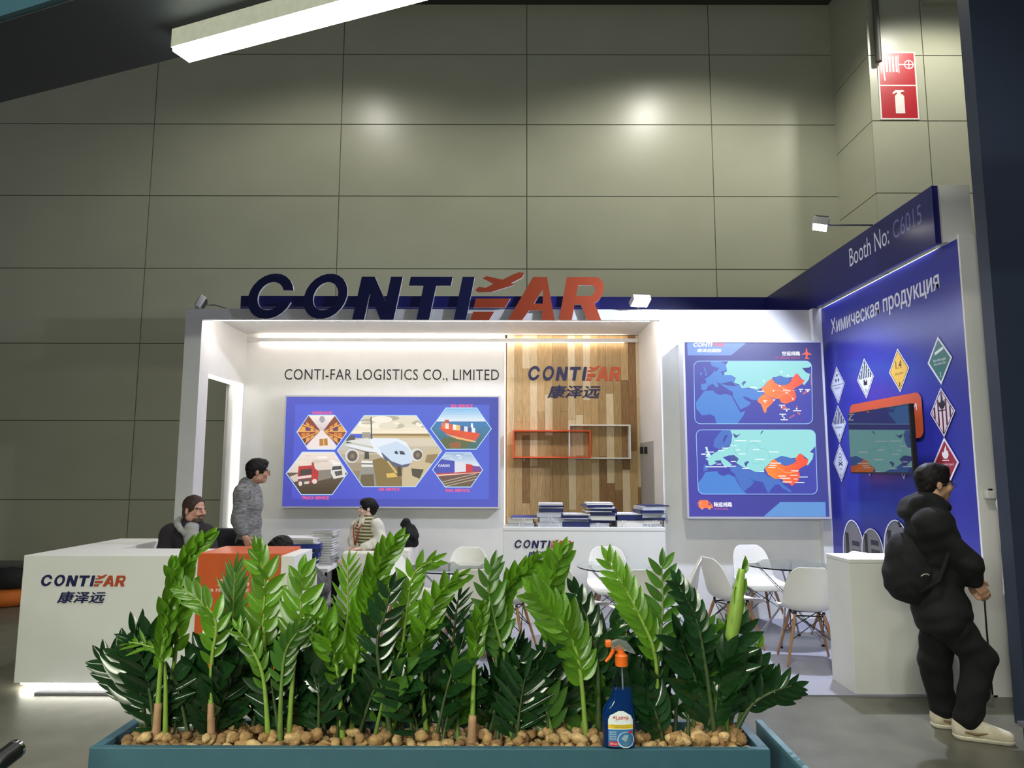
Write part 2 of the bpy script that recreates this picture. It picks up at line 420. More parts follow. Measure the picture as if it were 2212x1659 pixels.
def curve_mesh(loops, ext):
    c = bpy.data.curves.new('c', 'CURVE'); c.dimensions = '2D'; c.fill_mode = 'BOTH'; c.extrude = ext
    for l in loops:
        s = c.splines.new('POLY'); s.points.add(len(l)-1); s.use_cyclic_u = True
        for p, (x, y) in zip(s.points, l): p.co = (x, y, 0, 1)
    o = bpy.data.objects.new('c', c); COL.objects.link(o)
    dg = bpy.context.evaluated_depsgraph_get(); me = o.evaluated_get(dg).to_mesh()
    out = ([v.co.copy() for v in me.vertices], [tuple(p.vertices) for p in me.polygons], [p.normal.copy() for p in me.polygons])
    o.evaluated_get(dg).to_mesh_clear(); bpy.data.objects.remove(o); bpy.data.curves.remove(c)
    return out
def place_letters(parent, O, ux, uz, depth, mats, only=None, joined=None, side=None, letters=None):
    """O lower left corner of the lettering on its wall, ux / uz world size of one unit, facing -Y"""
    big = {}
    for name, k, loops in (letters or logo_letters()):
        vs, fs, ns = curve_mesh(loops, .5)
        mb = big.setdefault(k, MB()) if joined else MB()
        n0 = len(mb.f)
        mb.add([(O[0]+v.x*ux, O[1]-depth*(v.z+.5), O[2]+v.y*uz) for v in vs], [f for f in fs])
        if side:
            for i, n in enumerate(ns): mb.mi[n0+i] = 1 if abs(n.z) < .5 else 0
        if not joined: mb.build(name, [mats[k], side] if side else mats[k], parent)
    if joined:
        for k in big: big[k].build(joined+('_blue', '_orange')[k], mats[k], parent)
def chinese(parent, body, x0, z0, x1, z1, Y, m, name='chinese_lettering', sh=.22, bold=.025, depth=.008):
    vs, fs, asp = text2d(body, bold, sh)
    n = len(vs)//NCOPY[(body, bold, sh, 1.0)]; mb = MB().add([(x0+a*(x1-x0), Y-depth-.0002*(i//n), z0+b*(z1-z0)) for i, (a, b) in enumerate(vs)], fs)
    return mb.build(name, m, parent)

# ---- the big sign on the canopy front
YS = YM-.06
pA, pB = onY(529, 690, YS), onY(1303, 596, YS)
sw = (pB.x-pA.x)/8.18; shh = onY(900, 597, YS).z-onY(900, 690, YS).z
SIDE = mat('letter_side', (214, 214, 214), .5, var=0)
sign = thing('sign_lettering', (pA.x, YS, pA.z), 'large cut-out CONTIFAR lettering in navy and orange on the canopy', 'sign')
place_letters(sign, (pA.x, YS+.04, pA.z), sw, shh, .04, (NAVY, RUST), side=SIDE)
b0 = onY(521, 660, YS+.05).x
bx((b0, YS+.042, onY(600, 661, YS).z), (pA.x+8.1*sw, YS+.058, onY(600, 637, YS).z)).build('backing_bar', NAVYB, sign)

# ---- company name, logo on the wood
mb = MB(); vs, fs, asp = text2d('CONTI-FAR LOGISTICS CO., LIMITED', .0, 0, 1.06)
q0, q1 = onY(614, 824, YR-.006), onY(1078, 798, YR-.006)
mb.add([(q0.x+a*(q1.x-q0.x), YR-.006, q0.z+b*(q1.z-q0.z)) for a, b in vs], fs)
mb.build('company_name_lettering', mat('dark_letter', (32, 28, 40), .6), rec)
back = bpy.data.objects['wall_recess_wood_backing']
def logo(parent, Y, px0, py0, px1, py1, cx0, cy0, cx1, cy1, depth=.012):
    a, b = onY(px0, py1, Y), onY(px1, py0, Y)
    place_letters(parent, (a.x, Y, a.z), (b.x-a.x)/8.18, (b.z-a.z)/1.10, depth, (NAVY, RUST), joined='logo')
    c, e = onY(cx0, cy1, Y), onY(cx1, cy0, Y)
    chinese(parent, '康泽远', c.x, c.z, e.x, e.z, Y-.001, NAVY)
logo(back, YR+.012, 1140, 790, 1340, 822, 1182, 832, 1297, 860)

# ================================================================ light boxes
BOXF = mat('aluminium_frame', (198, 198, 202), .4, .3, var=.03)
PR1 = print_mat('backlit_print', emit=1.0); PR2 = print_mat('backlit_map_print', emit=1.0); PRN = print_mat('matt_print', 0, .35)
def light_box(name, Y, depth, x0, x1, z0, z1, label, fr=.02):
    t = thing(name, ((x0+x1)/2, Y, z0), label, 'light box')
    mb = MB()
    mb.box((x0-fr, Y-depth, z0-fr), (x1+fr, Y, z0)).box((x0-fr, Y-depth, z1), (x1+fr, Y, z1+fr)).box((x0-fr, Y-depth, z0), (x0, Y, z1)).box((x1, Y-depth, z0), (x1+fr, Y, z1))
    mb.build('frame', BOXF, t)
    bx((x0, Y-depth+.012, z0), (x1, Y, z1)).build('housing', WHITE, t)
    return t, Print((x0, Y-depth+.0085, z0), (1, 0, 0), (0, 0, 1), (0, -1, 0))
D1 = .14; Yq = YR-D1
a, b = onY(609, 1094, Yq), onY(1077, 858, Yq)
t1, P = light_box('service_light_box', YR-.0005, D1, a.x, b.x, a.z, b.z, 'wide blue light box with five hexagon transport pictures')
W1, H1 = b.x-a.x, b.z-a.z
P.poly([(0, 0), (W1, 0), (W1, H1), (0, H1)], [(68, 70, 176), (74, 82, 186), (58, 70, 170), (78, 88, 196)])
P.poly([(.12, .1), (W1-.12, .1), (W1-.12, H1-.1), (.12, H1-.1)], [(80, 84, 200), (82, 98, 208), (74, 98, 208), (86, 100, 214)])
def Zm(P, ox, oy, sc):
    return lambda l: [P.px(ox+x*sc, oy+y*sc) for x, y in l]
z = Zm(P, 590, 840, 500/2212)
def clip(poly, hexa):
    """clip a polygon to a convex outline (plane units)"""
    cx = sum(p[0] for p in hexa)/len(hexa); cy = sum(p[1] for p in hexa)/len(hexa); out = list(poly)
    for i in range(len(hexa)):
        (x0, y0), (x1, y1) = hexa[i], hexa[(i+1) % len(hexa)]
        sg = 1 if (x1-x0)*(cy-y0)-(y1-y0)*(cx-x0) > 0 else -1
        f = lambda p: sg*((x1-x0)*(p[1]-y0)-(y1-y0)*(p[0]-x0))
        src, out = out, []
        for j in range(len(src)):
            p, q = src[j-1], src[j]; fp, fq = f(p), f(q)
            if (fp >= 0) != (fq >= 0):
                t = fp/(fp-fq); out.append((p[0]+(q[0]-p[0])*t, p[1]+(q[1]-p[1])*t))
            if fq >= 0: out.append(q)
        if not out: return []
    return out
class Pic:
    def __init__(s, P, z, hexa): s.P, s.z, s.h = P, z, z(hexa); P.k += 1
    def p(s, l, c):
        q = clip(s.z(l), s.h)
        if len(q) > 2: s.P.poly(q, c)
    def g(s, x0, y0, x1, y1, ct, cb):
        """vertical two-colour gradient band"""
        n = 6
        for i in range(n):
            t0, t1 = i/n, (i+1)/n; c = tuple(ct[k]+(cb[k]-ct[k])*(i+.5)/n for k in range(3))
            s.p([(x0, y0+(y1-y0)*t0), (x1, y0+(y1-y0)*t0), (x1, y0+(y1-y0)*t1), (x0, y0+(y1-y0)*t1)], c)
    def e(s, cx, cy, rx, ry, c, n=18): s.p([(cx+rx*math.cos(2*math.pi*i/n), cy+ry*math.sin(2*math.pi*i/n)) for i in range(n)], c)
    def rim(s, c=(190, 226, 255), w=.012): s.P.line(s.h, w, c, True)
    def clouds(s, x0, y0, x1, y1, cols, n, seed):
        r = random.Random(seed)
        for i in range(n):
            rx = r.uniform(.06, .16)*(x1-x0); s.e(r.uniform(x0, x1), r.uniform(y0, y1), rx, rx*r.uniform(.18, .4), r.choice(cols), 12)
# airliner
h = Pic(P, z, [(872, 255), (1368, 255), (1612, 595), (1360, 935), (858, 935), (614, 590)])
h.g(600, 250, 1620, 430, (214, 205, 184), (250, 238, 212)); h.clouds(850, 265, 1500, 370, [(232, 222, 200), (196, 188, 166), (248, 240, 222), (182, 174, 152)], 22, 3)
h.p([(940, 428), (1560, 428), (1580, 462), (940, 466)], (150, 128, 84)); h.p([(940, 446), (1580, 452), (1600, 520), (940, 520)], (206, 180, 132))
h.g(600, 470, 1620, 940, (226, 214, 192), (120, 104, 76)); h.p([(620, 470), (930, 470), (930, 560), (600, 590)], (196, 196, 186))
h.p([(700, 450), (780, 445), (790, 510), (700, 520)], (92, 90, 86)); h.p([(850, 415), (930, 415), (930, 470), (850, 470)], (166, 158, 140))
h.p([(800, 940), (840, 760), (960, 740), (1000, 940)], (150, 150, 140)); h.p([(1240, 640), (1620, 560), (1420, 940), (1230, 940)], (204, 186, 150))
h.p([(950, 680), (1100, 640), (1240, 760), (1200, 940), (990, 940)], (138, 116, 70)); h.p([(840, 820), (960, 815), (970, 940), (830, 940)], (110, 98, 72))
h.p([(1470, 630), (1580, 620), (1540, 720), (1450, 700)], (150, 128, 92)); h.p([(1320, 760), (1440, 770), (1400, 860), (1330, 830)], (84, 76, 60))
h.p([(930, 270), (940, 268), (950, 480), (936, 486)], (88, 84, 80))
h.p([(670, 535), (760, 530), (980, 575), (985, 605), (900, 598)], (232, 236, 240)); h.p([(670, 548), (900, 600), (980, 606), (960, 612), (880, 606)], (120, 122, 128))
h.p([(690, 500), (900, 470), (990, 520), (1000, 560)], (224, 224, 220))
h.p([(918, 490), (960, 470), (1180, 472), (1268, 510), (1320, 590), (1332, 680), (1300, 735), (1230, 752), (1150, 740), (1070, 680), (1000, 620), (960, 570)], (232, 238, 246))
h.p([(1000, 560), (1180, 500), (1290, 560), (1328, 650), (1328, 700), (1250, 735), (1130, 690), (1060, 630)], (206, 222, 240))
h.p([(1030, 600), (1130, 690), (1230, 728), (1318, 710), (1290, 742), (1220, 756), (1130, 736), (1060, 670)], (92, 98, 122))
h.p([(1158, 600), (1182, 590), (1200, 622), (1166, 622)], (70, 74, 88)); h.p([(1206, 590), (1252, 600), (1262, 630), (1214, 626)], (70, 74, 88))
h.e(754, 640, 66, 68, (216, 218, 222)); h.e(758, 642, 50, 52, (104, 92, 80)); h.e(758, 642, 20, 22, (140, 126, 106))
h.e(1372, 630, 62, 60, (222, 224, 228)); h.e(1382, 632, 44, 46, (104, 92, 80)); h.e(1382, 632, 18, 20, (140, 126, 106))
h.p([(876, 600), (914, 600), (920, 670), (872, 672)], (76, 70, 66)); h.p([(1186, 740), (1220, 745), (1230, 830), (1190, 836)], (78, 70, 62))
h.p([(845, 685), (950, 690), (955, 745), (845, 745)], (232, 232, 226)); h.p([(845, 710), (955, 712), (955, 724), (845, 722)], (90, 90, 88))
h.p([(1080, 810), (1160, 800), (1190, 840), (1090, 850)], (222, 186, 96)); h.p([(1085, 690), (1105, 690), (1190, 800), (1170, 805)], (216, 190, 110)); h.rim()
# warehouse
h = Pic(P, z, [(340, 252), (590, 252), (705, 412), (590, 578), (336, 578), (228, 412)])
h.g(220, 250, 710, 420, (250, 240, 232), (206, 190, 196)); h.p([(440, 400), (500, 400), (640, 590), (280, 590)], (240, 226, 222))
for sx in (-1, 1):
    f = lambda x: 466+sx*x
    h.p([(f(20), 392), (f(20), 412), (f(260), 640), (f(260), 210), (f(130), 250)], (140, 72, 52))
    for k, (c1, c2) in enumerate((((226, 150, 66), (120, 60, 120)), ((236, 170, 80), (96, 60, 130)), ((214, 130, 50), (150, 70, 60)), ((230, 160, 76), (110, 60, 50)))):
        for j in range(5):
            xa, xb = 36+j*40, 62+j*44; ta = (xa-20)/240; tb = (xb-20)/240
            y = lambda t, q: (395-t*185*1.0)+q*(20+t*390)/4.4+6
            h.p([(f(xa), y(ta, k+.25)), (f(xb), y(tb, k+.25)), (f(xb), y(tb, k+1)), (f(xa), y(ta, k+1))], c1 if (j+k) % 3 else c2)
    for k in range(1, 5): h.p([(f(24), 396+k*4), (f(260), 210+k*95), (f(260), 222+k*95), (f(24), 400+k*4)], (246, 190, 110))
h.p([(444, 478), (520, 474), (524, 540), (444, 545)], (186, 130, 66)); h.p([(478, 476), (488, 476), (490, 542), (480, 543)], (230, 190, 120)); h.p([(452, 262), (484, 262), (500, 300), (470, 330), (440, 300)], (170, 160, 170)); h.rim()
# container ship
h = Pic(P, z, [(1652, 183), (1945, 183), (2086, 382), (1942, 577), (1652, 577), (1506, 382)])
h.g(1500, 180, 2090, 320, (126, 186, 232), (240, 244, 246)); h.p([(1720, 300), (2040, 300), (2040, 322), (1720, 320)], (226, 230, 238)); h.g(1500, 312, 2090, 580, (60, 128, 190), (70, 108, 96))
h.p([(1560, 560), (1640, 460), (1900, 500), (1840, 580)], (92, 104, 70)); h.p([(1590, 380), (1640, 340), (1980, 430), (1940, 490), (1900, 488), (1660, 430)], (226, 84, 50)); h.p([(1640, 430), (1900, 490), (1945, 500), (1930, 512), (1760, 480)], (246, 176, 110))
for k, c in enumerate(((236, 120, 80), (246, 226, 210), (226, 90, 66), (250, 240, 220), (240, 196, 110), (84, 96, 150), (220, 226, 236), (76, 84, 140), (232, 236, 240))):
    h.p([(1610+k*36, 322+k*6), (1644+k*36, 326+k*6), (1644+k*36, 380+k*5), (1610+k*36, 376+k*5)], c)
h.p([(1640, 296), (1680, 296), (1684, 330), (1640, 330)], (196, 90, 70)); h.p([(1892, 330), (1908, 330), (1912, 372), (1890, 370)], (250, 250, 248)); h.p([(1680, 520), (1790, 500), (1800, 560), (1700, 570)], (150, 96, 60)); h.rim()
# trucks
h = Pic(P, z, [(282, 605), (585, 605), (712, 806), (566, 1010), (270, 1010), (128, 808)])
h.g(120, 600, 720, 800, (240, 226, 214), (222, 206, 194)); h.clouds(240, 640, 640, 740, [(250, 240, 232), (214, 198, 184), (236, 220, 208)], 12, 8); h.g(120, 800, 720, 1015, (104, 88, 76), (70, 56, 36))
h.p([(420, 780), (560, 770), (560, 850), (430, 880)], (140, 130, 120))
h.p([(245, 740), (370, 730), (436, 790), (430, 880), (380, 900), (230, 890)], (190, 56, 56)); h.p([(262, 772), (370, 762), (372, 815), (250, 830)], (74, 66, 66)); h.p([(238, 840), (366, 822), (368, 846), (236, 862)], (226, 214, 208)); h.p([(236, 868), (366, 852), (370, 880), (250, 900)], (96, 84, 80)); h.p([(160, 840), (236, 810), (240, 880), (200, 890)], (210, 196, 186))
h.e(262, 906, 18, 22, (226, 216, 206)); h.e(398, 884, 24, 24, (226, 210, 200)); h.p([(300, 888), (345, 882), (345, 906), (300, 910)], (220, 206, 190)); h.p([(370, 705), (390, 702), (400, 760), (372, 760)], (180, 70, 66))
h.p([(560, 726), (650, 722), (690, 790), (690, 840), (580, 860), (552, 800)], (224, 220, 214)); h.p([(570, 742), (652, 736), (660, 768), (560, 778)], (80, 74, 72)); h.p([(588, 790), (660, 778), (664, 820), (600, 836)], (96, 90, 86)); h.rim()
# train
h = Pic(P, z, [(1652, 608), (1888, 608), (2003, 775), (1890, 938), (1645, 938), (1524, 772)])
h.g(1520, 600, 2010, 740, (146, 176, 214), (226, 232, 240)); h.clouds(1620, 620, 1900, 680, [(226, 232, 240), (190, 206, 226)], 10, 4); h.g(1520, 770, 2010, 940, (116, 76, 76), (104, 92, 64))
h.p([(1540, 660), (1735, 690), (1735, 800), (1524, 808)], (72, 80, 178)); h.p([(1735, 692), (1842, 712), (1842, 792), (1735, 800)], (222, 222, 232)); h.p([(1842, 716), (1905, 726), (1905, 790), (1842, 794)], (206, 52, 56)); h.p([(1905, 732), (2000, 752), (2000, 786), (1905, 790)], (120, 74, 150))
h.p([(1540, 820), (1990, 790), (1990, 800), (1560, 836)], (240, 196, 180)); h.p([(1524, 808), (1735, 800), (2000, 788), (2000, 796), (1540, 822)], (200, 70, 66))
for k in range(3): h.p([(1600+k*20, 890+k*20), (1940, 806+k*26), (1944, 812+k*26), (1604+k*20, 896+k*20)], (190, 180, 160))
h.P.text('CARGO', *z([(1578, 745)])[0], *z([(1690, 722)])[0], (236, 240, 250), .03); h.rim()
def ptext(P, z, s, x0, y0, x1, y1, col, **k): P.text(s, *z([(x0, y1)])[0], *z([(x1, y0)])[0], col, **k)
RED = (255, 92, 112)
for s, x0, y0, x1, y1 in (('WAREHOUSE', 372, 216, 568, 244), ('SEA SERVICE', 1698, 150, 1908, 180), ('TRUCK SERVICE', 275, 1026, 536, 1056), ('AIR SERVICE', 1008, 946, 1210, 974), ('RAIL SERVICE', 1650, 957, 1878, 984)):
    ptext(P, z, s, x0, y0, x1, y1, RED, bold=.035, spacing=1.05)
P.build('backlit_picture_sheet', PR1, t1)

# ---- map light box
D2 = .22; Yq = YM-D2
a, b = onY(1489, 1116, Yq), onY(1773, 740, Yq)
t2, P = light_box('map_light_box', YM-.0005, D2, a.x, b.x, a.z, b.z, 'tall light box with two route maps and orange China', .022)
W2, H2 = b.x-a.x, b.z-a.z
P.poly([(0, 0), (W2, 0), (W2, H2), (0, H2)], [(66, 60, 168), (54, 58, 146), (48, 46, 120), (60, 62, 160)])
z = Zm(P, 1480, 730, 300/2212)
def box_clip(l): return clip(l, [(0.004, 0.004), (W2-.004, .004), (W2-.004, H2-.004), (.004, H2-.004)])
P.poly(box_clip(z([(30, 40), (985, 70), (730, 278), (40, 278)])), (112, 152, 226))
ptext(P, z, 'CONTI', 130, 72, 436, 142, (255, 255, 255), bold=.05, shear=.25); ptext(P, z, 'FAR', 440, 72, 625, 138, (226, 84, 100), bold=.05, shear=.25); ptext(P, z, '康泽远国际', 188, 170, 578, 228, (250, 252, 255), bold=.04, shear=.15)
ptext(P, z, '空运线路', 1545, 214, 1830, 282, (255, 255, 255), bold=.035); ptext(P, z, 'AIR FREIGHT ROUTE', 1430, 300, 1830, 334, (206, 70, 110), bold=.0)
PLANE = [(1930, 160), (1942, 176), (1947, 226), (2012, 262), (2012, 272), (1950, 262), (1946, 308), (1976, 330), (1976, 340), (1930, 332), (1900, 338), (1902, 328), (1922, 306), (1920, 258), (1858, 272), (1856, 262), (1920, 226), (1922, 176)]
P.poly(z(PLANE), (255, 104, 62))
def rrect(x0, y0, x1, y1, r, n=5):
    out = []
    for cx, cy, a0 in ((x1-r, y0+r, -90), (x1-r, y1-r, 0), (x0+r, y1-r, 90), (x0+r, y0+r, 180)):
        out += [(cx+r*math.cos(math.radians(a0+90*i/n)), cy+r*math.sin(math.radians(a0+90*i/n))) for i in range(n+1)]
    return out
# upper map
R1 = [(x+(y-370)*.018, y) for x, y in rrect(136, 370, 2010, 1368, 90)]
h = Pic(P, z, [(138, 372), (2010, 372), (2052, 1368), (156, 1368)]); h.h = z(R1)
h.p([(100, 300), (2100, 300), (2100, 1400), (100, 1400)], (58, 62, 170))
LND, LN2, MINT = (70, 132, 214), (66, 112, 196), (150, 222, 222)
h.p([(430, 370), (560, 370), (660, 430), (650, 520), (560, 540), (600, 590), (720, 590), (800, 650), (780, 720), (830, 750), (900, 760), (980, 800), (1150, 830), (1240, 860), (1260, 920), (1170, 990), (1060, 985), (1020, 960), (940, 930), (920, 940), (970, 990), (1050, 1030), (1010, 1080), (880, 1140), (870, 1120), (760, 930), (760, 860), (700, 830), (660, 800), (620, 780), (560, 730), (500, 700), (540, 780), (500, 790), (440, 730), (370, 760), (330, 830), (260, 830), (250, 740), (340, 720), (320, 650), (400, 600), (440, 560), (470, 520), (500, 540), (540, 480), (430, 450), (400, 400)], LND)
h.p([(300, 850), (440, 835), (480, 880), (560, 910), (640, 890), (740, 920), (770, 990), (860, 1150), (880, 1190), (960, 1160), (930, 1230), (830, 1370), (500, 1370), (470, 1250), (400, 1215), (270, 1235), (180, 1130), (170, 1030)], LND)
for q in ([(290, 470), (312, 470), (350, 590), (320, 610), (330, 560)], [(235, 560), (270, 540), (262, 590), (240, 596)], [(560, 730), (690, 700), (740, 690), (820, 770), (690, 760)]): h.p(q, LND if q[0][0] < 500 else (52, 56, 160))
h.p([(690, 370), (2010, 370), (2010, 440), (1915, 545), (1985, 575), (1970, 660), (1900, 750), (1870, 735), (1900, 670), (1860, 660), (1800, 580), (1770, 565), (1730, 620), (1620, 635), (1500, 600), (1480, 620), (1400, 620), (1380, 660), (1300, 700), (1280, 740), (1210, 800), (1140, 830), (1010, 790), (900, 800), (860, 740), (780, 715), (805, 640), (730, 590), (620, 590), (625, 550), (665, 530), (650, 430)], MINT)
h.p([(900, 720), (945, 680), (975, 710), (930, 740), (935, 770), (900, 735)], (60, 100, 160)); h.p([(1390, 640), (1490, 605), (1620, 640), (1690, 650), (1630, 740), (1530, 750), (1430, 700)], (64, 112, 196))
CHINA = [(1370, 650), (1410, 680), (1430, 715), (1530, 755), (1630, 742), (1690, 690), (1690, 655), (1740, 600), (1760, 568), (1800, 580), (1830, 640), (1860, 665), (1905, 670), (1870, 730), (1760, 790), (1720, 820), (1750, 860), (1770, 940), (1740, 1000), (1680, 1020), (1600, 1050), (1530, 1030), (1500, 970), (1410, 965), (1300, 920), (1230, 850), (1215, 800), (1290, 740), (1300, 700)]
h.p(CHINA, [(255, 140-int(60*min(1, max(0, (x-1250)/600))), 36) for x, y in CHINA])
INDIA = [(1260, 890), (1300, 925), (1400, 970), (1420, 1000), (1380, 1050), (1300, 1120), (1290, 1190), (1260, 1190), (1210, 1060), (1150, 1010), (1180, 950)]
h.p(INDIA, [(255, 110 if x > 1330 else 136, 44) for x, y in INDIA])
for q in ([(1510, 1090), (1600, 1080), (1620, 1120), (1540, 1150)], [(1650, 1270), (1740, 1215), (1745, 1240), (1660, 1285)], [(1780, 1180), (1830, 1190), (1835, 1225), (1800, 1220)], [(1870, 870), (1990, 810), (1990, 840), (1880, 910)], [(1995, 560), (2005, 560), (2010, 760), (1996, 740)], [(1770, 1080), (1790, 1080), (1785, 1130), (1765, 1135)]): h.p(q, (190, 96, 120))
h.p([(1860, 480), (1990, 470), (1995, 450), (1930, 530), (1950, 560), (1920, 545)], (46, 48, 130))
def places(h, l, col=(245, 250, 255)):
    for s, x0, y0, x1, y1 in l:
        ptext(h.P, h.z, s, x0, y0, x1, y1, col, bold=.03)
ptext(P, z, 'China', 1558, 815, 1672, 850, (255, 250, 240), bold=.02)
for x, y in ((1618, 873), (1405, 842), (1505, 765), (1838, 850), (1952, 850), (1775, 1130), (1535, 1100), (1615, 1160), (1552, 1245), (1575, 1275), (1270, 1020), (1530, 540), (1635, 600), (1250, 680), (1715, 970), (1415, 990)): h.e(x, y, 13, 15, (250, 252, 255), 10)
for x0, y0, x1 in ((1808, 820, 1876), (1908, 826, 1986), (1490, 1072, 1590), (1566, 1134, 1670), (1716, 1160, 1848), (1500, 1216, 1606), (1520, 1304, 1636), (1146, 850, 1256), (1025, 790, 1140), (1240, 1000, 1305)): h.p([(x0, y0-7), (x1, y0-7), (x1, y0+7), (x0, y0+7)], (246, 250, 255))
for x, y in ((1776, 830), (1405, 842), (1505, 765), (1415, 990), (1715, 970)): P.line(z([(1618, 873), ((1618+x)/2, (873+y)/2-14), (x, y)]), .003, (255, 214, 170))
P.line(h.h, .007, (160, 206, 255), True)
# lower map
z = Zm(P, 1480, 910, 320/2212)
R2 = [(x+(y-128)*.035, y) for x, y in rrect(160, 128, 1938, 1088, 85)]
h = Pic(P, z, R2)
h.p([(100, 60), (2100, 60), (2100, 1100), (100, 1100)], (60, 64, 172))
h.p([(560, 128), (700, 128), (680, 300), (650, 370), (560, 390), (520, 420), (420, 380), (430, 280), (500, 190)], LN2); h.p([(600, 200), (640, 210), (560, 340), (570, 260)], (56, 60, 160))
h.p([(280, 645), (340, 660), (330, 740), (270, 740)], LN2)
h.p([(300, 760), (480, 745), (500, 790), (570, 820), (640, 790), (740, 830), (770, 900), (870, 1050), (910, 1060), (890, 1088), (190, 1088), (190, 920), (250, 850)], LND)
h.p([(660, 680), (760, 650), (860, 690), (980, 740), (1180, 760), (1240, 820), (1400, 870), (1480, 960), (1590, 1040), (1570, 1060), (1450, 1000), (1400, 940), (1340, 950), (1270, 1030), (1240, 1080), (1190, 980), (1160, 910), (1060, 890), (920, 840), (910, 830), (1020, 900), (1000, 950), (870, 1050), (760, 850), (740, 790), (680, 740)], LN2)
h.p([(670, 128), (1940, 128), (1945, 370), (1860, 460), (1915, 480), (1900, 560), (1830, 660), (1810, 640), (1840, 575), (1750, 500), (1710, 480), (1680, 540), (1580, 550), (1440, 515), (1340, 560), (1250, 640), (1180, 700), (1170, 750), (1060, 760), (960, 720), (850, 680), (760, 620), (800, 560), (730, 505), (650, 510), (560, 540), (640, 600), (700, 650), (600, 690), (540, 610), (500, 590), (440, 640), (380, 660), (350, 650), (340, 590), (300, 560), (360, 530), (440, 470), (500, 440), (600, 400), (660, 380), (690, 300), (700, 200)], MINT)
for q in ([(295, 385), (330, 380), (340, 440), (380, 500), (370, 540), (300, 530), (330, 480)], [(240, 485), (290, 480), (290, 505), (236, 500)], [(540, 600), (600, 690), (620, 700), (560, 620)]): h.p(q, (190, 240, 236))
for q in ([(650, 520), (730, 508), (800, 560), (770, 600), (680, 580)], [(440, 590), (530, 580), (540, 605), (450, 612)], [(880, 620), (930, 592), (955, 610), (925, 640), (915, 680), (890, 660)], [(710, 180), (770, 210), (830, 185), (760, 250), (735, 240)], [(1150, 140), (1165, 150), (1130, 195), (1120, 185)]): h.p(q, (58, 80, 150))
h.p([(1330, 565), (1440, 515), (1570, 555), (1660, 560), (1600, 640), (1500, 665), (1400, 630)], (64, 110, 192))
CH2 = [(1330, 562), (1370, 600), (1420, 640), (1500, 668), (1600, 640), (1660, 590), (1640, 560), (1700, 485), (1740, 490), (1790, 560), (1840, 575), (1815, 650), (1720, 700), (1690, 730), (1710, 800), (1690, 890), (1620, 940), (1590, 970), (1560, 930), (1480, 920), (1440, 860), (1340, 860), (1240, 800), (1185, 700), (1250, 650), (1270, 600)]
h.p(CH2, [(255, 140-int(64*min(1, max(0, (x-1250)/500))), 36) for x, y in CH2])
for x0, y0, x1 in ((740, 290, 910), (960, 295, 1130), (235, 492, 360), (300, 460, 430), (490, 435, 580), (550, 400, 640), (690, 366, 765), (1010, 425, 1110), (1250, 458, 1395), (1040, 570, 1180), (300, 680, 600), (620, 672, 755), (680, 600, 755), (470, 640, 540), (850, 704, 950), (1270, 625, 1430), (1255, 660, 1365), (1240, 690, 1345), (1580, 740, 1690), (1565, 806, 1680), (1390, 818, 1500), (1410, 852, 1566), (1700, 832, 1826), (1620, 862, 1676), (1450, 906, 1590), (1640, 914, 1776), (1100, 752, 1180), (750, 428, 820), (800, 488, 905)):
    h.p([(x0, y0-6), (x1, y0-6), (x1, y0+6), (x0, y0+6)], (240, 252, 255))
for l in ([(715, 280), (720, 400), (760, 490)], [(910, 480), (940, 360), (1010, 315), (1060, 330), (1110, 400), (1190, 410), (1240, 460), (1260, 560)], [(1000, 620), (1080, 640), (1120, 600), (1180, 650)]): P.line(z(l), .004, (110, 190, 196))
P.line(z([(1370, 680), (1500, 770), (1640, 760), (1690, 742)]), .004, (255, 200, 120)); P.line(h.h, .007, (160, 206, 255), True)
P.poly(box_clip(z([(1180, 1410), (1415, 1207), (2090, 1207), (2100, 1450), (1170, 1450)])), (96, 150, 214))
P.poly(z(rrect(200, 1178, 345, 1296, 22)), (255, 122, 60)); P.poly(z([(340, 1210), (372, 1212), (400, 1250), (412, 1262), (412, 1296), (330, 1296)]), (255, 122, 60)); P.poly(z([(345, 1220), (366, 1222), (380, 1248), (345, 1248)]), (70, 60, 150))
for cx in (252, 360): P.circle(*z([(cx, 1298)])[0], .0145, .0145, (255, 190, 150)); P.circle(*z([(cx, 1298)])[0], .009, .009, (255, 110, 60))
for k in range(3): P.line(z([(180, 1216+k*18), (250, 1216+k*18)]), .003, (255, 190, 160))
ptext(P, z, '陆运线路', 428, 1208, 698, 1276, (255, 255, 255), bold=.035); ptext(P, z, 'AUTO LINE', 436, 1294, 634, 1322, (230, 110, 110))
P.build('backlit_map_sheet', PR2, t2)

# ================================================================ print on the blue side wall
P = Print((XW-.0068, 0, 0), (0, -1, 0), (0, 0, 1), (-1, 0, 0), .0001)
def wall_text(s, l, t, r, bt, col, bold=0, shear=0, name=None):
    """l, r = (pixel x, pixel y of baseline) ; height from pixel t above l"""
    a, b, c = P.px(*l), P.px(*r), P.px(l[0], t)
    P.text(s, a[0], (a[1]+b[1])/2, b[0], (a[1]+b[1])/2+(c[1]-a[1]), col, bold, shear)
u0, u1 = P.px(1796, 724)[0], P.px(2031, 640)[0]
va = P.px(1796, 724)[1]; vb = P.px(1796, 698)[1]
P.text('Химическая продукция', u0, va-.04, u1, vb+.045, (240, 242, 250), .02)
DW, DH = .36, .40
def diamond(px, py, bg, edge, sc=1.0):
    c = P.px(px, py); w_, h_ = .17*sc, .205*sc
    q = lambda k: [(c[0], c[1]+h_*k), (c[0]+w_*k, c[1]), (c[0], c[1]-h_*k), (c[0]-w_*k, c[1])]
    P.poly(q(1), (228, 228, 240)); P.poly(q(.92), edge); P.poly(q(.86), bg); return c, w_, h_
